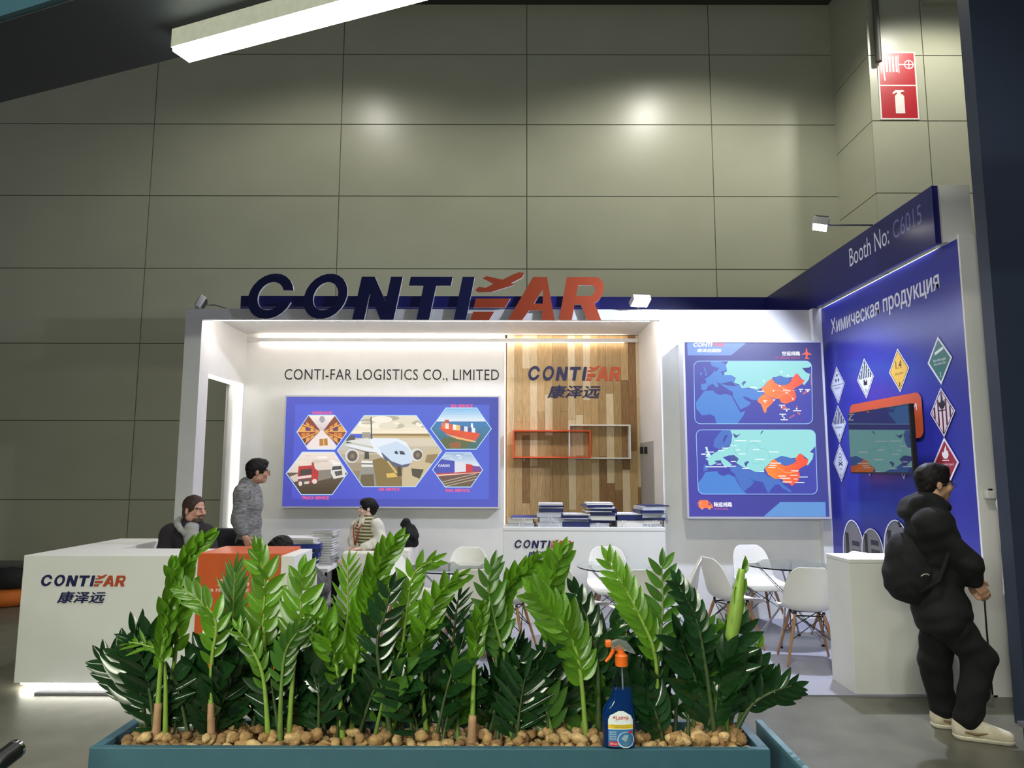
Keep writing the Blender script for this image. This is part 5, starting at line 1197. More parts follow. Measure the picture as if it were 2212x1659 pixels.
MB().tube([(cx_, bY, bz+.22), (cx_+.002, bY, bz+.10), (cx_-.012, bY, bz+.004)], .002, 6).build('dip_tube', mat('dip_tube', (210, 216, 220), .3), sp)
# front label, curved with the bottle
def lab_pt(u, v, e=.0008):
    zv = .006+v; wx, wy, dx = .042, .027, 0
    for (z0_, a0, b0, d0), (z1_, a1, b1, d1) in zip(prof, prof[1:]):
        if z0_ <= zv <= z1_: f_ = (zv-z0_)/(z1_-z0_); wx, wy, dx = a0+(a1-a0)*f_, b0+(b1-b0)*f_, d0+(d1-d0)*f_
    c_ = max(-.98, min(.98, u/wx)); th_ = math.acos(math.copysign(abs(c_)**(1/.7), c_)); s_ = -abs(math.sin(th_))**.7
    return Vector((bxx+dx+u, bY+wy*s_-e, bz+zv))
class LabelPrint(Print):
    def raw(s, vs, fs, col, flip=False):
        n = len(s.verts); s.verts += [lab_pt(a, b, .0006+s.k*.00004) for a, b in vs]
        for f in fs: s.faces.append(tuple(i+n for i in f)); s.cols.append([col]*len(f))
    def grid(s, x0, y0, x1, y1, col, top=None, nx=10, ny=8):
        s.k += 1; vs = []; 
        for j in range(ny+1):
            v = y0+(y1-y0)*j/ny
            w0, w1 = x0, x1
            if top and v > top:
                hw = (x1-x0)/2*math.sqrt(max(.02, 1-((v-top)/(y1-top+.0005))**2)); w0, w1 = (x0+x1)/2-hw, (x0+x1)/2+hw
            vs += [(w0+(w1-w0)*i/nx, v) for i in range(nx+1)]
        s.raw(vs, [(j*(nx+1)+i, j*(nx+1)+i+1, (j+1)*(nx+1)+i+1, (j+1)*(nx+1)+i) for j in range(ny) for i in range(nx)], rgb(*col))
P = LabelPrint((bxx, bY, bz), (1, 0, 0), (0, 0, 1), (0, -1, 0))
x0_, x1_ = -.030, .033
P.grid(x0_, .0, x1_, .086, (226, 232, 236), .062); P.grid(x0_, .0, x1_, .042, (60, 118, 176)); P.grid(x0_, .044, x1_, .054, (232, 196, 52))
P.text('Laima', -.011, .066, .022, .076, (206, 52, 44), .02); P.poly([(-.018, .071), (-.015, .075), (-.012, .071), (-.015, .067)], (206, 52, 44)); P.poly([(-.012, .0625), (.018, .0625), (.018, .0635), (-.012, .0635)], (206, 80, 70))
for k in range(2): P.text('ДЛЯ МЫТЬЯ СТЕКОЛ', -.022+.008*k, .0495-.004*k, .026, .0525-.004*k, (70, 60, 40))
for k in range(4): P.text('антистатик', -.027, .034-.0055*k, -.010, .037-.0055*k, (230, 240, 250))
P.poly([(.014+.022*math.cos(.3142*i)*1.0, .017+.02*math.sin(.3142*i)) for i in range(20)], (196, 214, 220)); P.poly([(.004, .006), (.014, .002), (.028, .014), (.026, .020), (.014, .018)], (96, 120, 136)); P.poly([(.002, .02), (.014, .012), (.022, .028), (.012, .030)], (150, 176, 190))
P.grid(-.028, .002, -.006, .013, (200, 40, 56), None, 4, 3); P.text('500 мл', -.026, .005, -.008, .010, (244, 236, 236)); P.poly([(.020, .032), (.030, .033), (.031, .038), (.021, .038)], (200, 40, 56))
P.build('label', PRN, sp)

# ================================================================ odds and ends
# chrome tube end at the lower left
c0, c1 = onZ(-60, 1690, .98), onZ(30, 1622, 1.0)
tb_ = thing('barrier_tube', c1, 'black and chrome tube end poking up beside the planter', 'tube')
MB().tube([c0+(c0-c1)*4, c0, c1], .022, 20).build('tube', BLACK, tb_, auto=50); dd_ = (c1-c0).normalized(); MB().tube([c1+dd_*.0002, c1+dd_*.008], .0228, 20).build('end_cap', CHROME, tb_, auto=50)
# junction box on the white post
jb = onY(2130, 1068, YF+.02); j_ = thing('junction_box', (jb.x, YF+.03, jb.z-.04), 'small white junction box on the white wall end', 'box')
MB().rbox((jb.x-.035, YF-.055, jb.z-.03), (jb.x+.035, YF-.0005, jb.z+.03), .006).build('housing', mat('pvc_white', (214, 212, 208), .5), j_, auto=50); bx((jb.x-.008, YF-.04, jb.z+.03), (jb.x+.012, YF-.02, jb.z+.045)).build('cable_gland', BLACK, j_)
xk = onY(2126, 1300, YF).x
tag(MB().tube([(xk, YF-.008, jb.z-.5), (xk-.003, YF-.008, .5), (xk+.004, YF-.008, .02)], .006, 6).build('cable', BLACK, None, smooth=True), 'black cable running down the white wall end', 'cable')
# metal stand at the lower right
mz = onY(2203, 1560, 3.5); mz.x += .03; ms = thing('metal_stand', (mz.x+.1, 3.3, 0), 'dark ribbed metal stand at the foot of the navy partition', 'stand')
MB().rbox((mz.x-.02, 3.25, 0), (mz.x+.25, 3.5, mz.z-.02), .004).build('body', BLACK, ms, auto=50); bx((mz.x-.03, 3.23, mz.z-.02), (mz.x+.26, 3.52, mz.z)).build('cap', STEEL, ms)
for k in range(4): bx((mz.x-.005+k*.035, 3.242, .02), (mz.x+.005+k*.035, 3.2495, mz.z-.04)).build('rib', STEEL, ms)
# crate and orange bag far left
ca = onZ(5, 1262, 0); cr = thing('dark_crate', (ca.x, 10.2, 0), 'dark crate standing against the hall wall behind the desk', 'crate')
ca, cb = onY(2, 1250, 10.2), onY(50, 1222, 10.2)
MB().box((ca.x-.5, 10.2, 0), (cb.x, 10.75, cb.z-.03)).build('body', mat('crate_dark', (40, 38, 34), .7), cr); bx((ca.x-.52, 10.18, cb.z-.03), (cb.x+.02, 10.77, cb.z)).build('lid', mat('crate_lid', (84, 82, 76), .6), cr)
ob = onZ(14, 1305, 0.02); tg = thing('orange_bag', (ob.x, ob.y, 0), 'orange and black bag lying on the floor behind the desk', 'bag')
MB().lathe([(.05, 0), (.19, .01), (.24, .08), (.22, .16), (.14, .20), (.03, .21)], (ob.x, ob.y, 0), 16, 1.0, .7).build('orange_base', mat('bag_orange', (206, 110, 40), .7, bump=.3, bscale=30), tg, auto=60)
MB().lathe([(.12, .205), (.20, .25), (.19, .36), (.10, .44), (.02, .46)], (ob.x+.02, ob.y, 0), 16, 1.0, .7).build('black_top', mat('bag_black', (30, 30, 32), .8, bump=.3, bscale=30), tg, auto=60)
# ================================================================ people: smooth distance-field bodies, one surface each
import openvdb
class Sdf:
    def __init__(s, lo, hi, h):
        s.h = h; s.lo = np.array(lo, float)-4*h; s.n = np.ceil((np.array(hi, float)+4*h-s.lo)/h).astype(int)+1
        s.d = np.full(tuple(s.n), 1.0, np.float32)
    def _win(s, lo, hi, m):
        a = np.maximum(np.floor((np.array(lo)-m-s.lo)/s.h).astype(int), 0); b = np.minimum(np.ceil((np.array(hi)+m-s.lo)/s.h).astype(int)+1, s.n)
        if np.any(b <= a): return None
        ax = [s.lo[i]+s.h*np.arange(a[i], b[i], dtype=np.float32) for i in range(3)]
        X, Y, Z = np.meshgrid(*ax, indexing='ij'); return (slice(a[0], b[0]), slice(a[1], b[1]), slice(a[2], b[2])), X, Y, Z
    def _mix(s, w, dn, k, sub):
        o = s.d[w]
        if sub:
            hh = np.clip(.5-.5*(o+dn)/k, 0, 1); s.d[w] = o*(1-hh)+(-dn)*hh+k*hh*(1-hh)
        else:
            hh = np.clip(.5+.5*(o-dn)/k, 0, 1); s.d[w] = o*(1-hh)+dn*hh-k*hh*(1-hh)
    def cone(s, a, b, ra, rb, k=.02, sub=False):
        a, b = np.array(a, float), np.array(b, float); m = k+4*s.h; r = max(ra, rb)
        q = s._win(np.minimum(a, b)-r, np.maximum(a, b)+r, m)
        if q is None: return s
        w, X, Y, Z = q; v = b-a; L = max(float(v@v), 1e-9)
        t = np.clip(((X-a[0])*v[0]+(Y-a[1])*v[1]+(Z-a[2])*v[2])/L, 0, 1)
        dn = np.sqrt((X-a[0]-t*v[0])**2+(Y-a[1]-t*v[1])**2+(Z-a[2]-t*v[2])**2)-(ra+(rb-ra)*t)
        s._mix(w, dn, k, sub); return s
    def chain(s, pts, rs, k=.02):
        for i in range(len(pts)-1): s.cone(pts[i], pts[i+1], rs[i], rs[i+1], k)
        return s
    def ell(s, c, ax, rad, k=.02, sub=False):
        """ax: three unit axes, rad: radii along them"""
        c = np.array(c, float); A = [np.array(x, float) for x in ax]; R = max(rad); q = s._win(c-R, c+R, k+4*s.h)
        if q is None: return s
        w, X, Y, Z = q; X = X-c[0]; Y = Y-c[1]; Z = Z-c[2]
        u = [(X*a[0]+Y*a[1]+Z*a[2])/r for a, r in zip(A, rad)]
        k0 = np.sqrt(u[0]**2+u[1]**2+u[2]**2); k1 = np.sqrt((u[0]/rad[0])**2+(u[1]/rad[1])**2+(u[2]/rad[2])**2)
        dn = np.where(k1 > 1e-6, k0*(k0-1)/np.maximum(k1, 1e-6), -min(rad)); s._mix(w, dn, k, sub); return s
    def folds(s, amp, f, seed=0, stretch=(1, 1, 1)):
        ax = [(s.lo[i]+s.h*np.arange(s.n[i], dtype=np.float32))*f*stretch[i] for i in range(3)]; X, Y, Z = np.meshgrid(*ax, indexing='ij'); r = np.random.RandomState(seed); p = r.uniform(0, 6, 6)
        s.d += (amp*(np.sin(X*1.0+1.7*np.sin(Z*.8+p[0])+p[1])*np.sin(Y*1.1+1.3*np.sin(X*.7+p[2])+p[3])+.7*np.sin(Z*1.6+2*np.sin(X*.9+p[4])+p[5]))).astype(np.float32); return s
    def cut(s, p, n):
        """remove what lies on the side n points to"""
        p, n = np.array(p, float), np.array(n, float); n = n/np.linalg.norm(n)
        ax = [s.lo[i]+s.h*np.arange(s.n[i], dtype=np.float32) for i in range(3)]; X, Y, Z = np.meshgrid(*ax, indexing='ij')
        s.d = np.maximum(s.d, ((X-p[0])*n[0]+(Y-p[1])*n[1]+(Z-p[2])*n[2]).astype(np.float32)); return s
    def mesh(s, name, m, parent, colf=None, adapt=.0):
        g_ = openvdb.FloatGrid(1.0); g_.copyFromArray(np.ascontiguousarray(s.d), tolerance=0.0)
        pts, tri, qd = g_.convertToPolygons(isovalue=0.0, adaptivity=adapt); pts = np.asarray(pts, float)*s.h+s.lo
        inv = wm(parent).inverted() if parent else Matrix(); fs = [tuple(int(i) for i in f[::-1]) for f in tri]+[tuple(int(i) for i in f[::-1]) for f in qd]
        off = np.array(inv.translation); me = bpy.data.meshes.new(name); me.from_pydata([tuple(p) for p in (pts+off)], [], fs); me.update()
        bm = bmesh.new(); bm.from_mesh(me); bmesh.ops.recalc_face_normals(bm, faces=bm.faces); bm.to_mesh(me); bm.free()
        if colf is not None:
            at = me.color_attributes.new('Col', 'FLOAT_COLOR', 'POINT'); at.data.foreach_set('color', colf(pts).astype(np.float32).ravel())
        return link_mesh(name, me, m, parent, True)
SKIN = print_mat('skin', 0, .5)
def V(*a): return Vector(a if len(a) == 3 else a[0])
def hand(S, wr, d, nrm, side, curl=.5, k=.006):
    """palm and five unequal fingers from the wrist along d; nrm = back of the hand; side = +1/-1 thumb side"""
    d = V(d).normalized(); nrm = V(nrm); nrm = (nrm-d*nrm.dot(d)).normalized(); lt = d.cross(nrm)*side
    S.cone(wr, wr+d*.03, .026, .024, .012)
    for o in (-.024, -.008, .008, .024): S.cone(wr+d*.025+lt*o*.7, wr+d*.082+lt*o, .0145, .0125, .008)
    for o, ln, r in ((-.026, .062, .0078), (-.009, .076, .0086), (.009, .082, .0088), (.026, .074, .0086)):
        p = wr+d*.085+lt*o; dirs = d
        for j, f_ in enumerate((.42, .32, .26)):
            a = curl*(.55+.35*j); dirs = (dirs*math.cos(a*.6)-nrm*math.sin(a*.6)).normalized() if j else (d*math.cos(curl*.4)-nrm*math.sin(curl*.4)).normalized()
            q_ = p+dirs*ln*f_; S.cone(p, q_, r*(1-.08*j), r*(.92-.08*j), k); p = q_
    p = wr+d*.028+lt*.026; q_ = p+(d*.75+lt*.75-nrm*.35).normalized()*.038; S.cone(p, q_, .012, .0105, .008); S.cone(q_, q_+(d*.95+lt*.2-nrm*.35).normalized()*.03, .0100, .0082, k)
def figure(label, J, look, tilt=0, H=.235, skin=(196, 150, 124), sex='m', h=.006, top=None, bottom=None, shoes=None, hairc=(24, 20, 20), hair='short', beard=None, base=None, arms=True, feet=True, group=None):
    """J: world joints; look: facing direction of the head; returns the root and the frame helpers"""
    J = {k: ([V(q) for q in v] if isinstance(v, list) else V(v)) for k, v in J.items()}
    allp = [q for k_, v in J.items() if k_ not in ('hd', 'hn', 'curl', 'floor') for q in (v if isinstance(v, list) else [v])]
    lo = [min(p[i] for p in allp)-.2 for i in range(3)]; hi = [max(p[i] for p in allp)+.2 for i in range(3)]; lo[2] = max(lo[2], -.02)
    root = thing('person', base or (J['pelvis'].x, J['pelvis'].y, 0), label, 'person', group)
    f = V(look); f.z = 0; f.normalize(); u = V(0, 0, 1); r = f.cross(u)
    if tilt: f, u = (f*math.cos(tilt)+u*math.sin(tilt)), (u*math.cos(tilt)-f*math.sin(tilt))
    e = H/.235; hc = J['head']
    def hp(a, b, c): return hc+(r*a+f*b+u*c)*e                       # right, forward, up
    ax = (r, f, u)
    S = Sdf(lo, hi, h)
    S.ell(hp(0, -.012, .034), ax, (.074*e, .096*e, .084*e), .02).ell(hp(0, .020, -.045), ax, (.055*e, .066*e, .070*e), .03)
    S.ell(hp(0, .050, -.088), ax, (.032*e, .030*e, .024*e), .02).cone(hp(-.045, .0, -.07), hp(.045, .0, -.07), .022*e, .022*e, .03)
    S.ell(hp(0, .082, .012), ax, (.050*e, .012*e, .012*e), .016)                          # brow
    for s_ in (-1, 1):
        S.ell(hp(s_*.030, .094, -.008), ax, (.017*e, .012*e, .011*e), .008, True); S.ell(hp(s_*.030, .076, -.008), ax, (.013*e, .013*e, .011*e), .004)
        S.ell(hp(s_*.036, .070, -.034), ax, (.022*e, .018*e, .020*e), .02); S.ell(hp(s_*.078, -.008, -.012), ax, (.009*e, .018*e, .030*e), .006)
    S.cone(hp(0, .090, .002), hp(0, .108, -.030), .007*e, .0125*e, .010).cone(hp(-.012, .094, -.034), hp(.012, .094, -.034), .008*e, .008*e, .008)
    S.cone(hp(-.018, .080, -.060), hp(.018, .080, -.060), .0075*e, .0075*e, .006).cone(hp(-.015, .079, -.070), hp(.015, .079, -.070), .0075*e, .0075*e, .006)
    nr = .054 if sex == 'm' else .044
    S.cone(hp(0, -.022, -.06), J['neck'], nr*e, nr*1.12*e, .03)
    sh, up_ = J['sh'], (J['neck']-J['pelvis']).normalized(); sd = (sh[1]-sh[0]).normalized(); fw_ = up_.cross(sd) if False else sd.cross(up_)
    tax = (sd, up_.cross(sd).normalized(), up_); ch_ = J['pelvis'].lerp(J['neck'], .68); bl = J['pelvis'].lerp(J['neck'], .34); w_ = (sh[1]-sh[0]).length
    def torso(Q, g_, k=.04, hem=None):
        Q.cone(sh[0], sh[1], .055+g_, .055+g_, k); Q.cone(J['neck'], ch_, .07+g_, .10+g_, k)
        Q.ell(ch_, tax, (w_*.43+g_, .105+g_, .17+g_), k); Q.ell(bl, tax, (w_*.37+g_, .095+g_, .17+g_), k); Q.ell(J['pelvis'], tax, (w_*.42+g_, .105+g_, .13+g_), k)
    torso(S, -.012)
    for s_ in (0, 1):
        if arms:
            S.chain([sh[s_], J['el'][s_], J['wr'][s_]], [.046, .038, .026], .02)
            d = J['hd'][s_] if 'hd' in J else (J['wr'][s_]-J['el'][s_]); nrm = J['hn'][s_] if 'hn' in J else V(sd)*(1 if s_ else -1); hand(S, J['wr'][s_], d, nrm, (1, -1)[s_], J.get('curl', V(.5, .5, 0))[s_])
        S.chain([J['hip'][s_], J['kn'][s_], J['an'][s_]], [.078, .052, .036], .03)
        S.chain([J['an'][s_], J['an'][s_].lerp(J['toe'][s_], .8)-V(0, 0, .012)], [.034, .018], .012)
    sk = np.array(rgb(*skin)); 
    def colf(P_):
        q = P_-np.array(hc); a, b, c = (q@np.array(x)/e for x in (r, f, u)); C_ = np.tile(sk, (len(P_), 1))
        C_[:, :3] *= (1+.06*np.sin(P_[:, :1]*90)*np.sin(P_[:, 2:3]*80))
        def put(mask, col): C_[mask] = np.array(rgb(*col))
        fr = b > .05
        put(fr & (np.abs(c+.065) < .010) & (np.abs(a) < .022), tuple(int(x*y) for x, y in zip(skin, (.86, .72, .72))))
        put(fr & (np.abs(c-.012) < .0055) & (np.abs(np.abs(a)-.032) < .020), tuple(max(0, x) for x in hairc))
        ey = fr & (np.abs(c+.008) < .0045) & (np.abs(np.abs(a)-.030) < .0105); put(ey, (186, 176, 170)); put(ey & (np.abs(np.abs(a)-.030) < .006), (30, 22, 20))
        if beard is not None:
            put((c < -.045) & (b > .02) & (c > -.12) & ~((np.abs(c+.065) < .008) & (np.abs(a) < .02)) & (np.abs(a) < .05) & ((c < -.07) | (b > .078)), beard)
        return C_
    body = S.mesh('body', SKIN, root, colf)
    # hair
    if hair:
        Q = Sdf([x-.2 for x in hc], [x+.2 for x in hc], .005)
        g_ = {'short': .012, 'crop': .005, 'bun': .012, 'messy': .018}[hair]
        Q.ell(hp(0, -.012, .036), ax, ((.074+g_)*e, (.096+g_)*e, (.086+g_)*e), .01)
        if hair != 'crop': Q.ell(hp(0, .045, .085), ax, (.060*e, .050*e, .035*e), .02)
        if hair == 'messy':
            for k_ in range(14): a_ = k_*2.4; Q.ell(hp(.06*math.cos(a_), -.01+.075*math.sin(a_), .085+.02*math.sin(k_*1.7)), ax, (.024, .024, .02), .012)
        Q.ell(hp(0, -.055, -.03), ax, (.062*e, .050*e, .060*e), .02)
        if hair == 'bun': Q.ell(hp(0, -.112, .02), ax, (.034*e, .026*e, .032*e), .012); Q.ell(hp(0, -.08, .0), ax, (.05*e, .04*e, .06*e), .02)
        cu = -.035 if hair != 'crop' else -.008
        Q.ell(hp(0, .105, cu), ax, (.083*e, .075*e, .088*e), .006, True)
        for s_ in (-1, 1): Q.ell(hp(s_*.085, .035, -.055), ax, (.035*e, .050*e, .055*e), .006, True)
        Q.folds(.0016, 90, 3).cut(hp(0, -.05, -.085), -u)
        Q.mesh('hair', mat('hair_%d_%d_%d' % hairc, hairc, .6, var=.15, scale=60, stretch=(1, 1, .2), spec=.3), root)
    def garment(name, m, fn, g_h=.007, fold=0, ff=26, seed=1, st=(1, 1, 1), cuts=()):
        Q = Sdf(lo, hi, g_h); fn(Q)
        if fold: Q.folds(fold, ff, seed, st)
        for p, n in cuts: Q.cut(p, n)
        return Q.mesh(name, m, root, adapt=.0)
    if bottom:
        def fn(Q):
            g_ = bottom.get('g', .016); Q.ell(J['pelvis']-up_*.02, tax, (w_*.42+g_, .105+g_, .13+g_), .03)
            for s_ in (0, 1):
                a_ = J['an'][s_]+(J['kn'][s_]-J['an'][s_]).normalized()*bottom.get('cuff', .0); Q.chain([J['hip'][s_], J['kn'][s_], a_], [.085+g_, .060+g_, .046+g_], .035)
        garment('trousers', bottom['m'], fn, fold=bottom.get('fold', .004), ff=30, seed=5, cuts=[(J['pelvis']+up_*.10, up_)])
    if shoes:
        for s_ in (0, 1):
            a_, t_ = J['an'][s_].copy(), J['toe'][s_].copy(); d = (t_-a_); d.z = 0; d.normalize(); fl = min(a_.z, t_.z)-.0
            z0 = J.get('floor', V(0, 0, .0)).z; Q = Sdf([min(a_[i], t_[i])-.16 for i in range(3)], [max(a_[i], t_[i])+.16 for i in range(3)], .005)
            A_ = V(a_.x, a_.y, z0+.045)-d*.035; B_ = V(t_.x, t_.y, z0+.036)+d*.03; lt = V(d.y, -d.x, 0)
            Q.cone(A_+V(0, 0, .006), B_, .050, .043, .01).cone(A_+V(0, 0, .050), A_.lerp(B_, .30)+V(0, 0, .055), .044, .042, .03).cone(A_.lerp(B_, .30)+V(0, 0, .05), A_.lerp(B_, .8)+V(0, 0, .014), .042, .036, .03).cut(V(0, 0, z0+.002), V(0, 0, -1))
            so = Q.mesh('shoe', shoes, root)
            Q = Sdf([min(a_[i], t_[i])-.16 for i in range(3)], [max(a_[i], t_[i])+.16 for i in range(3)], .005); Q.cone(V(A_.x, A_.y, z0+.03), V(B_.x, B_.y, z0+.03), .050, .045, .01).cut(V(0, 0, z0+.001), V(0, 0, -1)).cut(V(0, 0, z0+.028), V(0, 0, 1))
            o_ = Q.mesh('sole', mat('shoe_sole', (222, 216, 196), .6), so); o_.matrix_basis = Matrix.Translation(-V(so.location)); 
            o_.matrix_basis = Matrix()
    def sleeves(Q, g_, to=1.0, k=.03):
        for s_ in (0, 1):
            w2 = J['el'][s_].lerp(J['wr'][s_], to); Q.chain([sh[s_], J['el'][s_], w2], [.058+g_, .050+g_, .040+g_*.8], k)
    return root, dict(S=S, J=J, hp=hp, ax=ax, garment=garment, torso=torso, sleeves=sleeves, tax=tax, up=up_, sd=sd, w=w_, f=f, r=r, u=u, e=e, lo=lo, hi=hi)
def glasses(root, hp, m):
    mb = MB()
    for s_ in (-1, 1):
        mb.tube([hp(s_*.033+.024*math.cos(k*math.pi/6), .108, -.008+.018*math.sin(k*math.pi/6)) for k in range(13)], .0016, 5, False)
        mb.tube([hp(s_*.057, .106, -.004), hp(s_*.078, .06, -.004), hp(s_*.080, -.005, -.004)], .0016, 5)
    mb.tube([hp(-.009, .110, -.004), hp(.009, .110, -.004)], .0016, 5); return mb.build('glasses', m, root, smooth=True)
CLOTH = lambda n, c, **k: mat(n, c, .85, var=k.get('var', .12), scale=k.get('scale', 40), bump=.15, bscale=300, col2=k.get('col2'), stretch=k.get('stretch'))
def stripes_mat(name, c1, c2, period):
    m = mat(name, c1, .85, var=.05); nt = m.node_tree; b = nt.nodes['Principled BSDF']; tc = nt.nodes.new('ShaderNodeTexCoord'); sp_ = nt.nodes.new('ShaderNodeSeparateXYZ'); mt = nt.nodes.new('ShaderNodeMath'); mt.operation = 'MULTIPLY'; mt.inputs[1].default_value = 1/period
    fr = nt.nodes.new('ShaderNodeMath'); fr.operation = 'FRACT'; rp = nt.nodes.new('ShaderNodeValToRGB'); rp.color_ramp.interpolation = 'CONSTANT'; rp.color_ramp.elements[0].color = rgb(*c1); rp.color_ramp.elements[1].color = rgb(*c2); rp.color_ramp.elements[1].position = .5
    nt.links.new(tc.outputs['Object'], sp_.inputs[0]); nt.links.new(sp_.outputs['Z'], mt.inputs[0]); nt.links.new(mt.outputs[0], fr.inputs[0]); nt.links.new(fr.outputs[0], rp.inputs[0]); nt.links.new(rp.outputs[0], b.inputs['Base Color']); return m
BLK = CLOTH('black_cloth', (17, 18, 19)); BLKP = CLOTH('black_trousers', (15, 15, 16)); 

# ---- walking man with the backpack (right)
YA_ = 4.68
def z6(x, y, dy=0): return onY(1650+x*.4213, 960+y*.4213, YA_+dy)
na, fa_ = z6(1040, 1395, -.10), z6(925, 1362, .10)
na.z = .10; fa_.z = .10
J = dict(head=z6(873, 200), neck=z6(838, 330), pelvis=z6(915, 850), sh=[z6(850, 405, .17), z6(860, 405, -.17)], el=[z6(960, 600, .22), z6(1050, 610, -.20)], wr=[z6(1050, 690, .16), z6(1078, 695, -.15)],
         hip=[z6(905, 890, .085), z6(935, 890, -.085)], kn=[z6(875, 1120, .10), z6(1105, 1095, -.10)], an=[fa_, na], toe=[fa_+V(.10, -.03, -.055), na+V(.155, -.07, -.055)], hd=[V(.5, 0, -1), V(.55, -.1, -.8)], hn=[V(0, 1, 0), V(0, -1, 0)], curl=V(.8, .8, 0))
manA, K = figure('man in black puffer jacket and pale sneakers walking past the podium', J, V(1, -.06, 0), .02, .24, (190, 146, 118), hairc=(22, 19, 18), hair='short', bottom=dict(m=BLKP, g=.032, cuff=.03, fold=.0045), shoes=mat('sneaker', (224, 218, 200), .7, var=.2, scale=14, col2=(196, 182, 150)))
def fn(Q):
    K['torso'](Q, .045, .06); K['sleeves'](Q, .020, .94, .05); Q.cone(z6(815, 345), z6(868, 430, -.14), .075, .075, .08).cone(z6(815, 345), z6(850, 420, .13), .075, .075, .08)
    Q.ell(K['J']['pelvis']+V(-.01, 0, .0), K['tax'], (.24, .165, .20), .05)
K['garment']('puffer_jacket', CLOTH('puffer', (19, 20, 20)), fn, fold=.0035, ff=26, seed=4, st=(.7, .7, 1.5), cuts=[(K['J']['pelvis']+V(0, 0, -.12), V(0, 0, -1))])
def fn(Q):
    c_ = z6(775, 325); Q.ell(c_, ((.8, 0, .6), (0, 1, 0), (-.6, 0, .8)), (.105, .135, .075), .03); Q.cone(z6(800, 300, .08), z6(930, 320, .05), .05, .035, .04).cone(z6(800, 300, -.08), z6(930, 320, -.05), .05, .035, .04)
    Q.ell(z6(870, 235), K['ax'], (.09, .115, .10), .01, True)
K['garment']('hood', MATS['puffer'], fn, fold=.004, ff=30, seed=9)
for s_ in (0, 1):
    sh_ = [c_ for c_ in manA.children if c_.name.startswith('shoe')][s_]; a_, t_ = K['J']['an'][s_], K['J']['toe'][s_]; d_ = V(t_.x-a_.x, t_.y-a_.y, 0).normalized(); lt_ = V(d_.y, -d_.x, 0); mb = MB()
    for k_ in range(5):
        c_ = V(a_.x, a_.y, .138-.013*k_)+d_*(.035+.024*k_); mb.tube([c_-lt_*.034-V(0, 0, .012), c_+V(0, 0, .004), c_+lt_*.034-V(0, 0, .012)], .0045, 5)
    mb.build('laces', mat('lace_white', (226, 222, 210), .7), sh_, smooth=True)
    A2 = V(a_.x, a_.y, .055)-d_*.02; mb = MB()
    for q_ in (-1, 1): mb.tube([A2+lt_*q_*.046, A2+d_*.06+lt_*q_*.047-V(0, 0, .006), A2+d_*.12+lt_*q_*.044+V(0, 0, .006)], [.008, .010, .005], 6)
    mb.build('side_panel', mat('suede_brown', (132, 110, 80), .8), sh_, smooth=True)
glasses(manA, K['hp'], mat('thin_metal', (90, 84, 78), .3, .8))
bp_ = thing('backpack', z6(730, 850), 'black backpack carried by the man in the puffer jacket', 'backpack')
Q = Sdf(z6(600, 870, -.25), z6(880, 400, .25), .007); Q.ell(z6(752, 640), ((.96, 0, .25), (0, 1, 0), (-.25, 0, .96)), (.135, .155, .235), .03).ell(z6(715, 690), ((.96, 0, .25), (0, 1, 0), (-.25, 0, .96)), (.12, .125, .15), .03).folds(.003, 40, 2); Q.mesh('pack', CLOTH('pack_black', (20, 20, 23)), bp_)
MB().tube([z6(700, 420, -.03), z6(690, 400, 0), z6(700, 420, .03)], .008, 6).build('grab_loop', BLK, bp_)
for y_ in (-.15, .15): MB().tube([z6(800, 430, y_), z6(905, 420, y_*1.3), z6(960, 520, y_*1.45), z6(900, 700, y_*1.5), z6(800, 760, y_)], .014, 6).build('shoulder_strap', BLK, bp_, smooth=True)
MB().tube([z6(806+14*k, 676-5*math.sin(k*.9)*2.4, -.205) for k in range(4)], .004, 5).build('reflective_tab', mat('tab_pale', (170, 160, 150), .5), bp_)

# ---- seated man with the grey hood behind the desk
YB_ = 6.42
def z7(x, y, dy=0, Yq=YB_): return onY(320+x*.14467, 980+y*.14467, Yq+dy)
hb = z7(690, 835); pel = V(z7(590, 1250).x, YB_+.06, .66)
J = dict(head=hb, neck=z7(640, 1085, .03), pelvis=pel, sh=[z7(845, 1190, .02), z7(335, 1190, .04)], el=[z7(960, 1560, -.06), z7(200, 1560, -.06)], wr=[z7(760, 1640, -.22), z7(400, 1640, -.22)],
         hip=[pel+V(.09, -.02, -.02), pel+V(-.09, -.02, -.02)], kn=[pel+V(.12, -.36, -.02), pel+V(-.12, -.36, -.02)], an=[pel+V(.12, -.28, -.42), pel+V(-.12, -.28, -.42)], toe=[pel+V(.12, -.36, -.48), pel+V(-.12, -.36, -.48)], hd=[V(-.7, -.6, 0), V(.7, -.6, 0)], hn=[V(0, 0, 1), V(0, 0, 1)], floor=V(0, 0, pel.z-.515))
manB, K = figure('bearded man in grey hoodie and dark jacket seated behind the reception desk', J, V(.94, -.34, 0), -.02, .245, (188, 142, 122), hairc=(58, 42, 36), hair='crop', beard=(84, 66, 60), bottom=dict(m=BLKP, g=.014), shoes=BLK)
K['garment']('jacket', CLOTH('jacket_dark', (36, 32, 38)), lambda Q: (K['torso'](Q, .030, .05), K['sleeves'](Q, .022, .95), Q.cone(z7(640, 1120, -.14), z7(670, 1600, -.24), .075, .045, .01, True)), fold=.004, ff=24, seed=2)
K['garment']('hoodie', CLOTH('hoodie_grey', (150, 150, 148)), lambda Q: (K['torso'](Q, .014, .05), Q.cone(z7(645, 1130, -.07), z7(675, 1560, -.125), .062, .060, .03)), fold=.003, seed=3)
